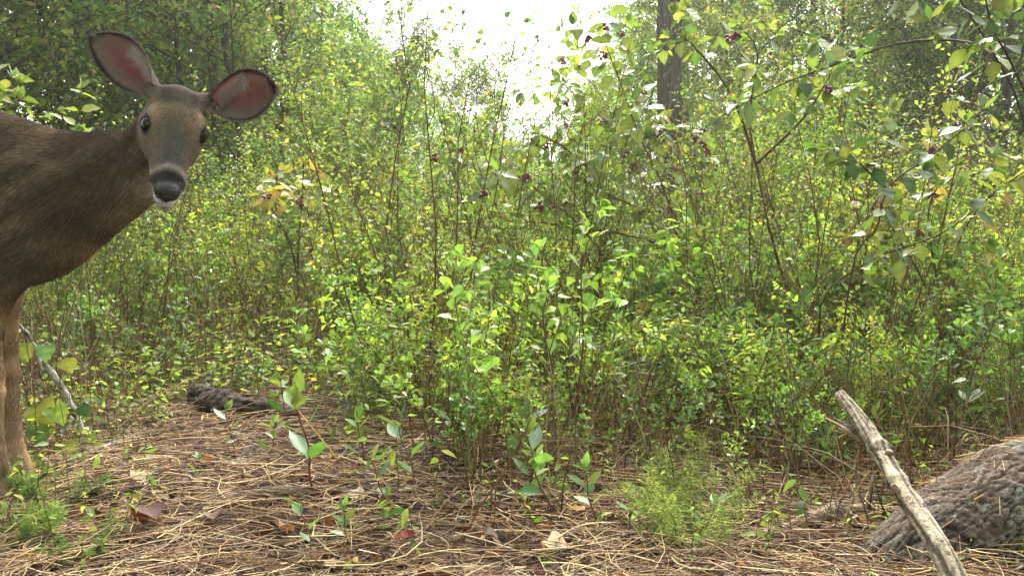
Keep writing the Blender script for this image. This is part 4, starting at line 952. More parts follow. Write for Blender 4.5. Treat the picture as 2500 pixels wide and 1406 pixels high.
def build_sticks():
    pts = [PX(2345, 1440, 1.60), PX(2290, 1330, 1.66), PX(2215, 1215, 1.75), PX(2150, 1105, 1.86), PX(2095, 1020, 1.94), PX(2050, 962, 2.0)]
    o = stick_thing('stick', pts, [.0215, .0205, .019, .0168, .0138, .0112], 31, 'a89c86', 'pale grey barkless stick leaning up over the log at the lower right', 'stick', n=260, k=48, rough=.055, mat=M_LOG2,
                knobs=((.36, .10, .03), (.62, .28, .02), (.47, .18, .02)))
    org = np.array(o.location)
    for a, b, r in ((PX(2160, 1128, 1.84), PX(2174, 1100, 1.83), .010), (PX(2200, 1205, 1.76), PX(2180, 1185, 1.735), .008)):
        link('knot', stick_mesh('knot', [a - org, (a + b) / 2 - org, b - org], [r, r * .9, r * .6], 5, M_DEAD, 'a0927a', n=8, k=9), o)
    for i, (a, b) in enumerate((((2108, 1078), (2016, 1020)), ((2106, 1068), (2034, 1018)), ((2110, 1085), (2046, 1044)))):
        link('splinter', stick_mesh('splinter', [PX(*a, 1.915) - org, PX((a[0] + b[0]) / 2, (a[1] + b[1]) / 2 - 3, 1.93) - org, PX(*b, 1.975) - org], [.006, .0045, .0012], 40 + i, M_DEAD, '8a735c', n=12, k=6), o)
    def gp(u, v, h=.01): p = GP(u, v); return p + [0, 0, h]
    b = stick_thing('fallen_branch', [gp(1790, 1345, .006), gp(1870, 1322, .012), gp(1960, 1296, .02), gp(2050, 1270, .022), gp(2125, 1258, .02)], [.006, .011, .015, .014, .011], 51, '9a8b72',
                'thick grey dead branch lying in the needles left of the log', 'branch', n=60, k=14, rough=.16, knobs=((.45, .25, .05),))
    org = np.array(b.location); p = gp(2095, 1262, .02)
    link('twig_stub', stick_mesh('twig_stub', [p - org, p - org + [-.006, .01, .03], p - org + [-.016, .012, .05]], [.006, .005, .002], 7, M_DEAD, 'a39478', n=8, k=7), b)
    link('twig_stub', stick_mesh('twig_stub', [p - org + [.02, 0, 0], p - org + [.03, .01, .035], p - org + [.038, .015, .075]], [.006, .005, .002], 8, M_DEAD, '8b7a60', n=8, k=7), b)
    stick_thing('fallen_branch', [gp(405, 1222, .0), gp(520, 1228, .008), gp(640, 1222, .012), gp(740, 1212, .012), gp(860, 1205, .006), gp(960, 1212, -.004)], [.005, .010, .012, .011, .009, .004], 52, '857a6b',
                'weathered grey branch half buried in pine needles at the lower left', 'branch', n=60, k=12, rough=.2)
    stick_thing('fallen_branch', [gp(150, 1150, .02), gp(250, 1110, .02), gp(330, 1084, .012), gp(400, 1074, .008)], [.003, .007, .009, .008], 53, 'a39c8c', 'short pale lichen-spotted stick on the needles right of the hooves', 'stick', n=36, k=10, rough=.15)
    l = stick_thing('rotten_log', [gp(478, 1008, .06), gp(520, 1015, .05), gp(590, 1028, .042), gp(660, 1030, .04), gp(725, 1034, .025)], [.038, .044, .036, .032, .020], 54, '4a4036',
                'short dark rotten log with a broken jagged end in the middle distance', 'log', mat=M_LOG2, n=160, k=40, rough=.10)
    org = np.array(l.location)
    for i, (u, v, du, dv) in enumerate(((500, 1000, 30, -45), (520, 1005, 8, -38), (488, 1010, -12, -22))):
        a = gp(u, v + 10, .04) - org; s = 3.0 / F_PX
        link('splinter', stick_mesh('splinter', [a, a + [du * s * .6, 0, -dv * s * .6], a + [du * s, .01, -dv * s]], [.017, .012, .003], 60 + i, M_DEAD, '3a3028', n=10, k=8, rough=.25), l)
    b = stick_thing('leaning_branch', [PX(28, 770, 2.9), PX(75, 830, 2.9), PX(120, 900, 2.88), PX(165, 970, 2.85), PX(215, 1085, 2.8)], [.0055, .007, .0085, .0085, .010], 55, '8d8778',
                'thin lichen-crusted dead branch leaning down to the ground just right of the front legs', 'branch', n=60, k=10, rough=.18)
    org = np.array(b.location)
    link('twig', stick_mesh('twig', [PX(92, 850, 2.89) - org, PX(95, 880, 2.87) - org, PX(100, 925, 2.86) - org], [.005, .006, .004], 9, M_DEAD, 'a8a294', n=12, k=7), b)
    stick_thing('arching_stem', [gp(838, 1122, .0), PX(900, 1098, 2.6), PX(1000, 1077, 2.62), PX(1120, 1072, 2.62), PX(1220, 1100, 2.55), PX(1310, 1165, 2.4), PX(1400, 1205, 2.3)], [.0055, .0055, .005, .0045, .004, .003, .002], 56, 'b89a62',
                'straw coloured stem arching low over the needles in the middle foreground', 'stem', M_STEM, n=60, k=7, rough=.06)
    stick_thing('arching_stem', [gp(850, 1068, .0), PX(920, 1078, 2.9), PX(1000, 1062, 2.9), PX(1090, 1066, 2.85), PX(1180, 1110, 2.7)], [.004, .004, .0035, .003, .002], 57, '6e5a44',
                'dark thin twig arching just above and behind the straw coloured stem', 'stem', M_STEM, n=40, k=6, rough=.08)
    stick_thing('reed', [PX(705, 975, 2.75), PX(800, 1090, 2.45), PX(900, 1215, 2.15), PX(1025, 1335, 1.93)], [.0018, .0022, .0028, .0032], 58, 'b5823c', 'long straight orange-brown reed slanting down through the middle foreground', 'reed', M_STEM, n=30, k=6, rough=.04)
    stick_thing('reed', [PX(632, 1028, 2.75), PX(720, 1075, 2.6), PX(850, 1130, 2.4), PX(980, 1200, 2.2)], [.0016, .002, .002, .0016], 59, '8a5a3a', 'thin red-brown twig crossing the needles beside the long orange reed', 'reed', M_STEM, n=30, k=6, rough=.05)
    stick_thing('vine_stem', [PX(1090, 548, 4.3), PX(1270, 540, 4.1), PX(1400, 556, 4.0), PX(1510, 570, 3.9), PX(1620, 600, 3.8), PX(1700, 640, 3.7)], [.002, .003, .0035, .004, .004, .003], 62, '5a4a36', 'long dark runner stem arching through the middle of the thicket', 'vine', M_STEM, n=60, k=6, rough=.1)

# ------------------------------------------------------------------ plants whose leaves stand apart one by one
M_HLEAF = leaf_mat('broad_leaf', trans=.34, rough=.40, spec=.5, pale=.6, tk=1.35)
_nt = M_HLEAF.node_tree; _b = _nt.nodes['Principled BSDF']; _lk = _b.inputs['Base Color'].links[0].from_socket      # brown insect spots
_n = nd(_nt, 'ShaderNodeTexNoise'); _n.inputs['Scale'].default_value = 7; _n.inputs['Detail'].default_value = 5
_tc = nd(_nt, 'ShaderNodeTexCoord'); _oi = nd(_nt, 'ShaderNodeObjectInfo'); _ad = nd(_nt, 'ShaderNodeVectorMath', operation='ADD'); _sc = nd(_nt, 'ShaderNodeVectorMath', operation='SCALE'); _sc.inputs[0].default_value = (37, 19, 53)
_nt.links.new(_oi.outputs['Random'], _sc.inputs['Scale']); _nt.links.new(_tc.outputs['Object'], _ad.inputs[0]); _nt.links.new(_sc.outputs[0], _ad.inputs[1]); _nt.links.new(_ad.outputs[0], _n.inputs['Vector'])
_r = nd(_nt, 'ShaderNodeMapRange'); _r.inputs['From Min'].default_value = .66; _r.inputs['From Max'].default_value = .70; _nt.links.new(_n.outputs[0], _r.inputs['Value'])
_m = nd(_nt, 'ShaderNodeMix', data_type='RGBA'); _nt.links.new(_r.outputs[0], _m.inputs['Factor']); _nt.links.new(_lk, _m.inputs['A']); _m.inputs['B'].default_value = (.10, .06, .03, 1); _nt.links.new(_m.outputs['Result'], _b.inputs['Base Color'])

def hero_leaf(name, rows, colour, bend, fold, wave, seed):
    tv, tf = leaf_tmpl([(.02, .012), (.10, .014)] + [(.12 + .88 * t, h) for t, h in rows], fold)
    k = np.random.default_rng(seed); V = tv.copy()
    V[:, 2] -= bend * np.maximum(V[:, 1] - .1, 0) ** 2
    V[:, 2] += wave * np.sin(V[:, 1] * 17 + seed) * np.abs(V[:, 0]) * 2; V[:, 0] += .05 * np.sin(V[:, 1] * 3 + seed) * V[:, 1]
    V[:, 0] *= 1 + k.uniform(-.08, .08, len(V))
    C = np.tile(lin(colour), (len(V), 1)); mid = np.abs(tv[:, 0]) < .02; C[mid] *= 1.25
    C[:, :] *= k.uniform(.85, 1.12, (len(V), 1))
    return make_mesh(name, V, tf, C, M_HLEAF)
ROWS = dict(broad=[(.06, .2), (.16, .38), (.3, .49), (.45, .5), (.6, .42), (.74, .29), (.86, .15), (.94, .06)], obov=[(.1, .08), (.3, .22), (.5, .38), (.68, .49), (.82, .46), (.93, .3)],
            lance=[(.06, .14), (.2, .36), (.38, .5), (.55, .48), (.72, .34), (.86, .18), (.94, .08)], heart=[(-.08, .3), (-.04, .42), (.1, .52), (.28, .5), (.38, .42), (.5, .44), (.62, .34), (.76, .22), (.9, .09)])
HL_ = {}
def leaf_family(key, shape, cols):
    HL_[key] = [hero_leaf('leaf', ROWS[shape], c, b, f, wv, i * 7 + j) for i, c in enumerate(cols) for j, (b, f, wv) in enumerate([(.12, .2, .03), (.3, .32, .05), (-.06, .12, .04)])]
leaf_family('berry', 'broad', ['7f9642', '6e8a40', '98a850', '8f9c46']); leaf_family('broadgreen', 'broad', ['587430', '6c8438', '4c6a30', '80883e'])
leaf_family('yellow', 'broad', ['a8a84a', '98a048', 'b09a44', '8a9a4a']); leaf_family('bright', 'obov', ['88aa44', '9cc054', '7a9c40']); leaf_family('mid', 'obov', ['5f8434', '74963e', '507232'])
leaf_family('lance', 'lance', ['5f8238', '749644', '829242', '4f7036']); leaf_family('grape', 'heart', ['6f9340', '86a245', 'a8ac40', '7c9c60'])
def put_leaf(parent, fam, p, d, nr, L, W, rg, name='leaf'):
    o = bpy.data.objects.new(name, HL_[fam][rg.integers(len(HL_[fam]))]); COL.objects.link(o); o.parent = parent
    d = unit(d); nr = unit(nr - d * (nr @ d)); s = np.cross(d, nr)
    m = Matrix(((s[0] * W, d[0] * L, nr[0] * W, p[0]), (s[1] * W, d[1] * L, nr[1] * W, p[1]), (s[2] * W, d[2] * L, nr[2] * W, p[2]), (0, 0, 0, 1)))
    o.matrix_local = m
    return o
def stems_obj(parent, lines, col, k=5, name='stems', mat=None):   # lines: [(pts, r0, r1)]
    parts = []
    for pts, r0, r1 in lines:
        v, f = tubes(np.asarray(pts)[None], np.linspace(r0, r1, len(pts))[None], k, False); parts.append((v, f, lin(col)))
    V, F, C = join(parts); return link(name, make_mesh(name, V, F, C, mat or M_STEM), parent)
def leafy(parent, pts, fam, L, wid, gap, rg, t0=.1, pair=True, droop=.3, tipn=3, up=.9, ends=True):
    pts = np.asarray(pts); seg = np.linalg.norm(np.diff(pts, axis=0), axis=1); S = np.concatenate([[0], np.cumsum(seg)]); tot = S[-1]
    s = t0 * tot; az = rg.uniform(0, 6.28); c = 0
    while s < tot:
        p = np.array([np.interp(s, S, pts[:, k]) for k in range(3)]); d = unit(np.array([np.interp(min(s + .01, tot), S, pts[:, k]) for k in range(3)]) - np.array([np.interp(max(s - .01, 0), S, pts[:, k]) for k in range(3)]))
        a = unit(np.cross(d, [0, 0, 1.]) + 1e-6); b = np.cross(d, a); az += 1.57 if pair else 2.4
        for sg in ((1, -1) if pair else (1,)):
            r = (a * math.cos(az) + b * math.sin(az)) * sg
            dr = d * .35 + r + np.array([0, 0, -droop]) + rg.normal(size=3) * .2
            put_leaf(parent, fam, p, dr, np.array([0, 0, up]) + rg.normal(size=3) * .35 + d * .2, L * rg.uniform(.65, 1.15), L * wid * rg.uniform(.85, 1.15), rg); c += 1
        s += gap * rg.uniform(.7, 1.3)
    if ends:
        for i in range(tipn):
            r = rg.normal(size=3) * .6; put_leaf(parent, fam, pts[-1], d + r, np.array([0, 0, 1.]) + rg.normal(size=3) * .4 - d * .5, L * rg.uniform(.5, .85), L * wid * rg.uniform(.5, .85), rg)
BERRY = []
def berries(parent, p, rg, r=.0058):
    if not BERRY:
        for q in range(3):
            k = np.random.default_rng(q); vs, fs = uv_sphere(7, 5); parts = []
            for i in range(13):
                c = unit(k.normal(size=3)) * k.uniform(1.6, 2.9) * [1.3, 1, 1]; parts.append((vs + c, fs, np.array([.20, .022, .10]) * k.uniform(.6, 1.5)))
            V, F, C = join(parts); BERRY.append(make_mesh('berry_cluster', V, F, C, M_BERRY))
    o = link('berry_cluster', BERRY[rg.integers(3)], parent, p); o.scale = (r, r, r); o.rotation_euler = tuple(rg.uniform(0, 6, 3)); return o
M_BERRY = vcol_mat('berry_skin', .35, 90, .25, .05, spec=.5)

def hero_shrub(name, base, label, cat, stems, twigs, fam, L, wid, gap, col, seed, berry=0, droop=.3, rs=(.0048, .002), tw=(.3, .25), pair=True, group=None):
    rg = np.random.default_rng(seed); base = np.asarray(base, float); root = empty(name, base); tag(root, label, cat, group)
    lines = []
    for pts in stems:
        P = path([np.asarray(p) - base for p in pts], 16); lines.append((P, rs[0], rs[1]))
        Q, _, _ = spawn(rg, P[None], twigs, tw[0], .97, tw[1], .85, .1, 6, -.05, .05)
        for q in Q:
            lines.append((q, rs[1] * .55, rs[1] * .25)); leafy(root, q, fam, L, wid, gap, rg, .15, pair, droop)
            if berry:
                for t in range(1, 5):
                    if rg.random() < berry: berries(root, q[t] + rg.normal(size=3) * .004, rg)
        leafy(root, P[10:], fam, L, wid, gap * 1.5, rg, 0, pair, droop)
    stems_obj(root, lines, col); return root

def build_heroes():
    g = lambda u, v: GP(u, v)
    # beautyberry in the middle: arching stems, yellow green drooping leaves, purple berry clusters
    b = GP(1700, 800)
    Yb = 4.1
    hero_shrub('beautyberry', b, 'tall beautyberry with drooping yellow-green leaves and purple berries before the grey trunk', 'berry bush',
               [[b, PX(1640, 520, Yb), PX(1560, 330, Yb), PX(1510, 190, 4.0), PX(1470, 90, 4.0)], [b, PX(1600, 560, 4.2), PX(1480, 470, 4.1), PX(1390, 370, 4.0), PX(1320, 330, 3.9)],
                [b, PX(1660, 560, 4.3), PX(1560, 400, 4.3), PX(1440, 270, 4.3), PX(1370, 200, 4.2)], [b, PX(1720, 560, 4.2), PX(1700, 420, 4.2), PX(1640, 330, 4.1), PX(1590, 290, 4.0)]],
               9, 'berry', .088, .55, .06, '6b5840', 101, .16, .75)
    b = GP(1560, 850)
    hero_shrub('beautyberry', b, 'lower beautyberry arching left under the sky gap, clusters of berries along its twigs', 'berry bush',
               [[b, PX(1470, 620, 3.9), PX(1330, 480, 3.8), PX(1240, 420, 3.7), PX(1190, 440, 3.6)], [b, PX(1500, 600, 4.0), PX(1420, 500, 4.0), PX(1380, 440, 3.9)]],
               8, 'berry', .080, .55, .06, '6b5840', 102, .13, .7)
    b = GP(1330, 900)
    hero_shrub('beautyberry', b, 'single thin beautyberry wand with hanging pale leaves in front of the sky gap', 'berry bush',
               [[b, PX(1290, 700, 4.4), PX(1210, 500, 4.3), PX(1150, 400, 4.2), PX(1110, 355, 4.1)]], 3, 'berry', .10, .55, .10, '6b5840', 103, .2, .9, tw=(.75, .16))
    # left, yellow sprays
    b = GP(735, 760)
    hero_shrub('beautyberry', b, 'small beautyberry with yellow upper leaves on a thin dark stem right of the doe', 'berry bush',
               [[b, PX(728, 640, 4.8), PX(735, 520, 4.7), PX(742, 400, 4.6)], [b, PX(715, 620, 4.7), PX(670, 520, 4.5), PX(640, 480, 4.4)]], 4, 'yellow', .085, .55, .075, '5a4836', 104, .12, .5, rs=(.006, .003), tw=(.5, .18))
    # right, broad leaved branches near the camera
    b = GP(2040, 1010)
    hero_shrub('broadleaf_shrub', b, 'dark forked broadleaf shrub in the right foreground with wide spotted green leaves', 'shrub',
               [[b, PX(2060, 800, 2.75), PX(2090, 620, 2.7), PX(2140, 560, 2.65), PX(2170, 455, 2.6), PX(2290, 370, 2.55), PX(2400, 270, 2.5)],
                [b, PX(2000, 760, 2.8), PX(2120, 640, 2.8), PX(2300, 570, 2.75), PX(2430, 470, 2.7)], [PX(2165, 460, 2.6), PX(2120, 420, 2.6), PX(2070, 365, 2.6)]],
               6, 'broadgreen', .068, .52, .07, '4c4034', 105, 0, .8, rs=(.0034, .0015), tw=(.35, .16))
    b = GP(2600, 1080)
    hero_shrub('broadleaf_shrub', b, 'dark stemmed broadleaf shrub leaning in at the upper right corner with hanging leaves', 'shrub',
               [[b, PX(2560, 700, 2.5), PX(2500, 300, 2.45), PX(2430, 140, 2.4), PX(2370, 40, 2.4), PX(2330, -20, 2.4)], [b, PX(2600, 500, 2.4), PX(2490, 200, 2.3), PX(2420, 60, 2.3), PX(2400, -60, 2.3)],
                [PX(2440, 150, 2.4), PX(2380, 108, 2.5), PX(2280, 98, 2.6), PX(2170, 112, 2.7), PX(2050, 155, 2.8), PX(1900, 210, 2.9), PX(1760, 285, 3.0)]],
               6, 'broadgreen', .072, .5, .085, '473c32', 106, 0, .85, rs=(.0042, .0015), tw=(.5, .14))
    b = GP(1990, 900)
    hero_shrub('broadleaf_shrub', b, 'tall thin shrub right of the trunk with heart-like bright leaves at its top', 'shrub',
               [[b, PX(1900, 640, 3.5), PX(1850, 420, 3.5), PX(1830, 280, 3.5), PX(1850, 130, 3.4), PX(1800, 60, 3.4)], [PX(1852, 420, 3.5), PX(1790, 240, 3.4), PX(1700, 120, 3.3), PX(1670, 95, 3.3)],
                [PX(1848, 400, 3.5), PX(1960, 290, 3.4), PX(2030, 180, 3.3)]],
               6, 'berry', .06, .62, .07, '5c4c38', 107, .05, .8, rs=(.006, .002), tw=(.5, .18))
    b = GP(2330, 900)
    hero_shrub('beautyberry', b, 'beautyberry with bronze-tinted leaves and small dark berries near the right edge', 'berry bush',
               [[b, PX(2330, 650, 3.5), PX(2380, 520, 3.4), PX(2470, 440, 3.3), PX(2540, 400, 3.3)], [b, PX(2280, 640, 3.5), PX(2270, 500, 3.5), PX(2330, 400, 3.5)], [b, PX(2260, 700, 3.4), PX(2180, 560, 3.4), PX(2170, 500, 3.4)]],
               5, 'yellow', .085, .5, .085, '5e4a36', 108, .12, .7, tw=(.35, .22))
    b = GP(-30, 760)
    hero_shrub('broadleaf_shrub', b, 'leafy shrub with bright oval leaves showing above the back of the doe', 'shrub',
               [[b, PX(0, 420, 4.3), PX(30, 290, 4.2), PX(50, 245, 4.2)], [b, PX(80, 450, 4.3), PX(140, 350, 4.3), PX(185, 320, 4.3)]], 5, 'berry', .085, .5, .07, '5c4c38', 109, .05, .3, tw=(.55, .2))
    # obovate low shrubs: prototypes, then copies
    proto = []
    for i in range(8):
        rg = np.random.default_rng(200 + i); H = .42; root = empty('low_shrub', (0, 0, 0)); fam = 'bright' if i < 4 else 'mid'; lines = []
        ns = [1, 2, 3, 2][i % 4]
        for s in range(ns):
            P = stems_from(rg, 1, H * (1 if s == 0 else rg.uniform(.6, .9)), .6, .12 if ns == 1 else .35, 14, .05)[0]; lines.append((P, .0026, .0013))
            Q, _, _ = spawn(rg, P[None], 5 if ns < 3 else 4, .35, .95, .11, .65, .35, 6, .15, .05)
            for q in Q: lines.append((q, .0012, .0007)); leafy(root, q, fam, .038, .5, .022, rg, .3, False, -.35, 4)
            leafy(root, P[8:], fam, .04, .5, .028, rg, .1, False, -.4, 5)
        stems_obj(root, lines, ['7c8a4a', '6e5a3c'][i % 2]); proto.append(root)
    used = set()
    def low(u, v, H, i, lab, group, fu=None):
        p = GP(u, v); s = H / .42; rz = rnd.uniform(0, 6.28)
        if i not in used: used.add(i); o = proto[i]; o.location = p; o.rotation_euler = (0, 0, rz); o.scale = (s, s, s)
        else: o = copy_thing(proto[i], p, rz, s)
        tag(o, lab, 'shrub', group); return o
    G = 'low shrubs with paddle-shaped leaves'
    named = [(1172, 1190, .50, 0, 'pale yellow-green shrub with paddle leaves standing tallest in the middle foreground'),
             (1105, 1120, .36, 1, 'bright low shrub touching the left side of the tallest pale foreground shrub'),
             (842, 1062, .46, 2, 'bright leafed shrub on one straight dark stem above the arching straw stem'),
             (1392, 1090, .60, 3, 'bright bushy topped shrub among brown stalks right of the tallest pale shrub'),
             (1240, 1040, .42, 1, 'bright shrub directly behind the tallest pale foreground shrub'),
             (1310, 1130, .22, 2, 'short bright shrub between the tallest pale shrub and the brown stalks')]
    for u, v, H, i, l in named: low(u, v, H, i, l, G)
    def scatter(u0, u1, v0, v1, n, h0, h1, fams, where, desc):
        obs = []
        for k in range(n):
            u = u0 + (u1 - u0) * (k + rnd.uniform(.1, .9)) / n; v = rnd.uniform(v0, v1)
            obs.append(low(u, v, rnd.uniform(h0, h1), rnd.choice(fams), '', None))
        label_row(obs, desc, where, 'shrub', desc + 's ' + where)
    scatter(60, 400, 930, 1010, 7, .28, .5, [0, 4, 5, 6], 'between the front legs and the rotten log', 'green leafy shrub')
    scatter(90, 480, 850, 900, 7, .3, .55, [1, 5, 6, 7, 0], 'behind the lichen-crusted branch', 'leafy shrub')
    scatter(540, 1080, 900, 990, 7, .18, .38, [1, 5, 2, 7, 3], 'behind the arching straw stem', 'small leafy shrub')
    scatter(1420, 1800, 1010, 1110, 9, .3, .55, [4, 5, 6, 7, 2], 'in front of the berry bushes', 'upright leafy shrub')
    scatter(1440, 1900, 920, 1000, 8, .3, .55, [5, 6, 0, 7, 3], 'at the foot of the berry bushes', 'leafy shrub')
    scatter(1850, 2500, 1030, 1110, 9, .28, .5, [4, 5, 6, 7, 4], 'just behind the leaning stick', 'green leafy shrub')
    scatter(1900, 2560, 930, 1010, 10, .35, .6, [4, 5, 6, 7, 1], 'in the right foreground thicket', 'leafy shrub')
    scatter(1100, 1420, 900, 980, 6, .25, .5, [0, 3, 5, 7], 'among brown stalks in the centre', 'leafy shrub')
    scatter(1130, 1500, 1120, 1210, 6, .14, .30, [4, 5, 6, 7, 2], 'on the litter right of the arching straw stem', 'small leafy shrub')
    scatter(1500, 1980, 1130, 1230, 6, .18, .36, [5, 6, 4, 7, 3], 'round the feathery herb', 'small leafy shrub')
    # seedlings with a few lance leaves on red stems
    sp = []
    for i in range(5):
        rg = np.random.default_rng(300 + i); root = empty('seedling', (0, 0, 0)); H = .13
        P = stems_from(rg, 1, H, .1, .25, 10, .06)[0]; leafy(root, P[3:], 'lance', .052, .38, .026, rg, .1, i % 2 == 0, -.45, 3 if i % 2 else 4)
        stems_obj(root, [(P, .0017, .001)], ['7c3a2c', '6a5a38'][i % 2]); sp.append(root)
    S = [(785, 1225, .20, 'largest lance-leaved seedling beside the orange reed'), (1025, 1235, .15, 'lance-leaved seedling right of the orange reed'), (1232, 1190, .15, 'seedling with broad pointed leaves at the foot of the tallest pale shrub'),
         (1355, 1285, .17, 'lance-leaved seedling standing on the needles in the lower middle'), (1275, 1265, .13, 'seedling with grey-green leaves left of the lower middle seedling'), (1535, 1335, .09, 'small three-leaved seedling alone at the lower middle right'),
         (1690, 1362, .10, 'small pale seedling at the bottom edge below the feathery herb'), (845, 1352, .09, 'small bright seedling at the bottom edge in the middle'), (575, 1115, .11, 'seedling with upright green leaves in front of the rotten log'),
         (655, 1150, .10, 'seedling with a single tall leaf right of the rotten log'), (905, 1175, .13, 'pale-leaved seedling above the half buried branch'), (465, 1195, .06, 'tiny seedling on the needles right of the hooves'),
         (1450, 1290, .12, 'grey-green seedling right of the pointed-leaved seedling'), (1120, 1150, .14, 'seedling under the left of the tallest pale shrub'), (700, 1060, .14, 'seedling growing at the right end of the rotten log'),
         (2150, 1160, .14, 'green seedling directly behind the leaning stick'), (2290, 1130, .16, 'seedling sprouting behind the top of the big log'), (2480, 1140, .15, 'bright seedling leaning over the big log at the right edge'),
         (1640, 1330, .07, 'tiny seedling left of the feathery herb'), (960, 1270, .12, 'long-leaved seedling crossing the half buried branch'), (150, 1110, .12, 'seedling beside the hooves under the lichen-crusted branch'),
         (770, 1385, .10, 'seedling with dark leaves just below the half buried branch'), (1980, 1180, .12, 'seedling in the shade left of the leaning stick')]
    us = set()
    for k, (u, v, H, lab) in enumerate(S):
        i = k % 5; p = GP(u, v); s = H / .13 * 1.15
        if i in us: o = copy_thing(sp[i], p, rnd.uniform(0, 6.28), s)
        else: us.add(i); o = sp[i]; o.location = p; o.rotation_euler = (0, 0, rnd.uniform(0, 6.28)); o.scale = (s, s, s)
        tag(o, lab, 'seedling', 'seedlings on the forest floor')
    # grape vine at the left, beside the legs
    b = GP(120, 1120); rg = np.random.default_rng(44); root = empty('wild_grape', b); tag(root, 'wild grape vine with broad lobed leaves beside the front legs of the doe', 'vine')
    P = path([b * 0, PX(110, 1050, 2.62) - b, PX(120, 960, 2.62) - b, PX(90, 880, 2.6) - b, PX(60, 820, 2.6) - b], 16); lines = [(P, .002, .001)]
    for u, v, L, fam in ((90, 985, .075, 'grape'), (130, 990, .06, 'grape'), (95, 1035, .065, 'grape'), (60, 830, .06, 'yellow'), (160, 870, .05, 'yellow'), (85, 1120, .055, 'grape'), (175, 1065, .055, 'yellow'), (110, 840, .05, 'grape'), (200, 985, .04, 'broadgreen')):
        q = PX(u, v, 2.6) - b; j = np.argmin(np.abs(P[:, 2] - q[2])); lines.append((path([P[j], (P[j] + q) / 2 + [0, 0, .01], q], 5), .001, .0006))
        put_leaf(root, fam, q, np.array([rg.normal() * .5, -.45, -.75]), np.array([rg.normal() * .3, -.8, .6]), L, L * 1.05, rg)
    stems_obj(root, lines, '6f5a3c')
    # feathery herbs
    def feather(u, v, H, lab, n, seed, spread=.5):
        rg = np.random.default_rng(seed); b = GP(u, v); root = empty('feathery_herb', b); tag(root, lab, 'herb')
        S = stems_from(rg, n, H, .8, spread, 9, .1); B, _, _ = spawn(rg, S, 16, .08, 1, H * .22, .9, .1, 5, .1, .08)
        v1, f1 = tubes(S, taper(len(S), 9, .0018, .0008), 4, False); v2, f2 = tubes(B, taper(len(B), 5, .0006, .0004), 3, False)
        V, F, C = join([(v1, f1, lin('8a8a50')), (v2, f2, lin('7f9448'))]); link('stems', make_mesh('stems', V, F, C, M_STEM), root)
        V, F, C = leaves_on(rg, B, 14, .05, 1, .017, .10, T_DIAMOND, ['6a7e42', '7a904c', '546c36', '929c60'], [3, 3, 2, 1], .4, .75, 0); tag(link('foliage', make_mesh('foliage', V, F, C, M_LEAFM), root), kind='stuff')
    feather(1690, 1335, .21, 'feathery pale green herb with thread-like leaves in the right middle foreground', 14, 71, .8)
    feather(1630, 1250, .17, 'thin feathery herb just behind and left of the larger feathery one', 6, 72)
    feather(60, 1330, .09, 'low feathery green herb at the hooves in the bottom left corner', 9, 73, .8)
    feather(150, 1230, .08, 'small feathery herb right of the hooves', 7, 74, .8)
    feather(190, 1370, .07, 'little feathery herb at the bottom edge below the hooves', 6, 75, .8)
    # single dead leaves that stand out
    D = [(350, 1290, .085, '4c261a', 'broad rusty red dead leaf lying in the lower left'), (355, 1205, .06, 'c9b896', 'pale cream dead leaf above the rusty red one'), (685, 940, .05, 'c98a48', 'orange heart-shaped dead leaf in front of the thicket right of the rotten log'),
         (1225, 1275, .05, '4a2620', 'dark red curled leaf at the foot of the tallest pale shrub'), (975, 1345, .04, '8a1f18', 'bright red small leaf at the bottom edge in the middle'), (1395, 1275, .05, 'bfae94', 'pale grey-brown dead leaf in the lower middle'),
         (870, 1240, .045, 'd2c6a8', 'papery white dead leaf beside the half buried branch'), (1555, 1075, .06, 'b9b060', 'yellow fallen leaf lying under the brown stalks'), (1820, 1135, .06, 'b0ac4c', 'yellow-green fallen leaf in the shade left of the leaning stick'),
         (2020, 1345, .04, '64382a', 'reddish brown dead leaf in front of the thick grey branch'), (2115, 1300, .035, 'b0a088', 'small pale bark-like leaf under the leaning stick'), (1110, 1140, .05, '5a3a28', 'dark brown curled leaf below the arching straw stem'),
         (520, 1290, .05, '6a5442', 'brown crumpled leaf below the half buried branch'), (700, 1320, .055, '7c6248', 'curled tan-brown leaf near the bottom edge left of the middle'), (1590, 1215, .05, '8c5a34', 'orange-brown dead leaf left of the feathery herb'), (250, 1180, .05, '583828', 'dark brown dead leaf near the hooves'),
         (1325, 1355, .06, 'cbb98f', 'large pale dead leaf at the bottom edge right of the middle'), (1160, 1340, .05, '5a4636', 'grey-brown crumpled leaf at the bottom edge in the middle')]
    rg = np.random.default_rng(91)
    for u, v, L, c, lab in D:
        tv, tf = leaf_tmpl([(.1, .2), (.25, .42), (.4, .5), (.55, .47), (.7, .36), (.85, .2)], .3); V = tv.copy(); V[:, 2] += .12 * np.sin(V[:, 1] * 7 + u) - .2 * (V[:, 1] - .5)**2 + .1 * rg.random(len(V)); V[:, 0] *= .8
        V *= L; o = link('dead_leaf', make_mesh('dead_leaf', V, tf, np.tile(lin(c), (len(V), 1)) * rg.uniform(.75, 1.2, (len(V), 1)), M_DLEAF), None, GP(u, v) + [0, 0, .022 if v > 1000 else .07])
        o.rotation_euler = (rg.uniform(.1, .6), rg.uniform(-.3, .3), rg.uniform(0, 6.28)); tag(o, lab, 'dead leaf', 'single dead leaves on the ground')
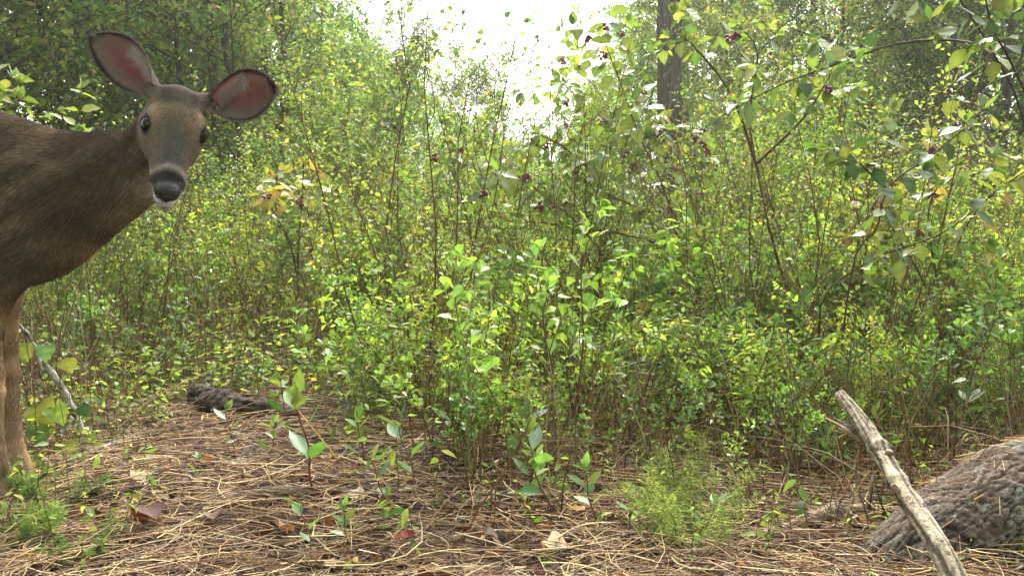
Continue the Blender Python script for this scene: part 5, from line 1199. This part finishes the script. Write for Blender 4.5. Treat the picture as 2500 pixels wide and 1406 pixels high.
    for u, v, Y, L, c, lab in ((1495, 915, 2.9, .030, 'c07030', 'orange dead leaf hanging from a thin stem among the brown stalks'), (1585, 700, 3.4, .028, 'd0b038', 'yellow leaf caught high in the stalks below the beautyberry'),
                               (1570, 765, 3.3, .040, 'b8b83c', 'lobed yellow-green leaf hanging in the middle of the thicket'), (1020, 575, 4.5, .038, 'c0a846', 'tan yellow leaf hanging alone in the thicket left of centre')):
        p = PX(u, v, Y); g = np.array([p[0] + .03, Y + .02, float(gz(p[0], Y))]); root = empty('hanging_leaf', g); tag(root, lab, 'leaf')
        stems_obj(root, [(path([g * 0, np.array([-.02, 0, (p[2] - g[2]) * .6]), p - g + [0, 0, L]], 10), .0018, .0007)], '5f4a36')
        tv, tf = leaf_tmpl([(.1, .3), (.25, .48), (.4, .5), (.6, .42), (.8, .22)], .3); V = tv * L; me = make_mesh('blade', V, tf, np.tile(lin(c), (len(V), 1)) * rg.uniform(.8, 1.2, (len(V), 1)), M_DLEAF)
        o = link('blade', me, root, p - g + [0, 0, L]); o.rotation_euler = (R(-75), 0, rg.uniform(-.4, .4))
    # leafy twig hanging into the sky gap
    top = PX(1180, -420, 5.0); root = empty('hanging_spray', top); tag(root, 'loose spray of small leaves hanging down across the bright sky gap', 'branch'); lines = []
    rg = np.random.default_rng(17)
    for u, v in ((1060, 70), (1110, 120), (1180, 100), (1225, 130), (1290, 40), (1130, 60), (1190, 170), (1040, 110), (1310, 90), (1085, 20), (1250, 60), (1000, 170)):
        q = path([top * 0, PX((1180 + u) / 2, -180, 5.0) - top + rg.normal(size=3) * .03, PX(u, v - 60, 5.0) - top, PX(u, v, 5.0) - top], 14); lines.append((q, .003, .0006)); leafy(root, q[9:], 'mid', .05, .6, .06, rg, .3, False, .8, 2)
    stems_obj(root, lines, '6a5c48', 4)
build_trunk(); build_log(); build_sticks(); build_heroes()
# ------------------------------------------------------------------ veil of scattering air added to stand in for lens glare
def build_glare_veil():
    v = np.array([(x, y, z) for x in (-48, 48) for y in (-14, 60) for z in (-1.8, 16.5)], float)
    q = np.array([(0, 1, 3, 2), (4, 6, 7, 5), (0, 4, 5, 1), (2, 3, 7, 6), (0, 2, 6, 4), (1, 5, 7, 3)])
    m = bpy.data.materials.new('glare_veil'); m.use_nodes = True; nt = m.node_tree; nt.nodes.clear()
    out = nt.nodes.new('ShaderNodeOutputMaterial'); pv = nt.nodes.new('ShaderNodeVolumePrincipled')
    pv.inputs['Density'].default_value = .0032; pv.inputs['Anisotropy'].default_value = .7; pv.inputs['Color'].default_value = (.96, .98, .95, 1)
    nt.links.new(pv.outputs[0], out.inputs['Volume'])
    tag(link('glare_veil', make_mesh('glare_veil', v, [q], None, m, False)), 'thin bright veil added to stand in for lens glare from the sky gap', 'glare_veil', kind='stuff')
build_glare_veil()
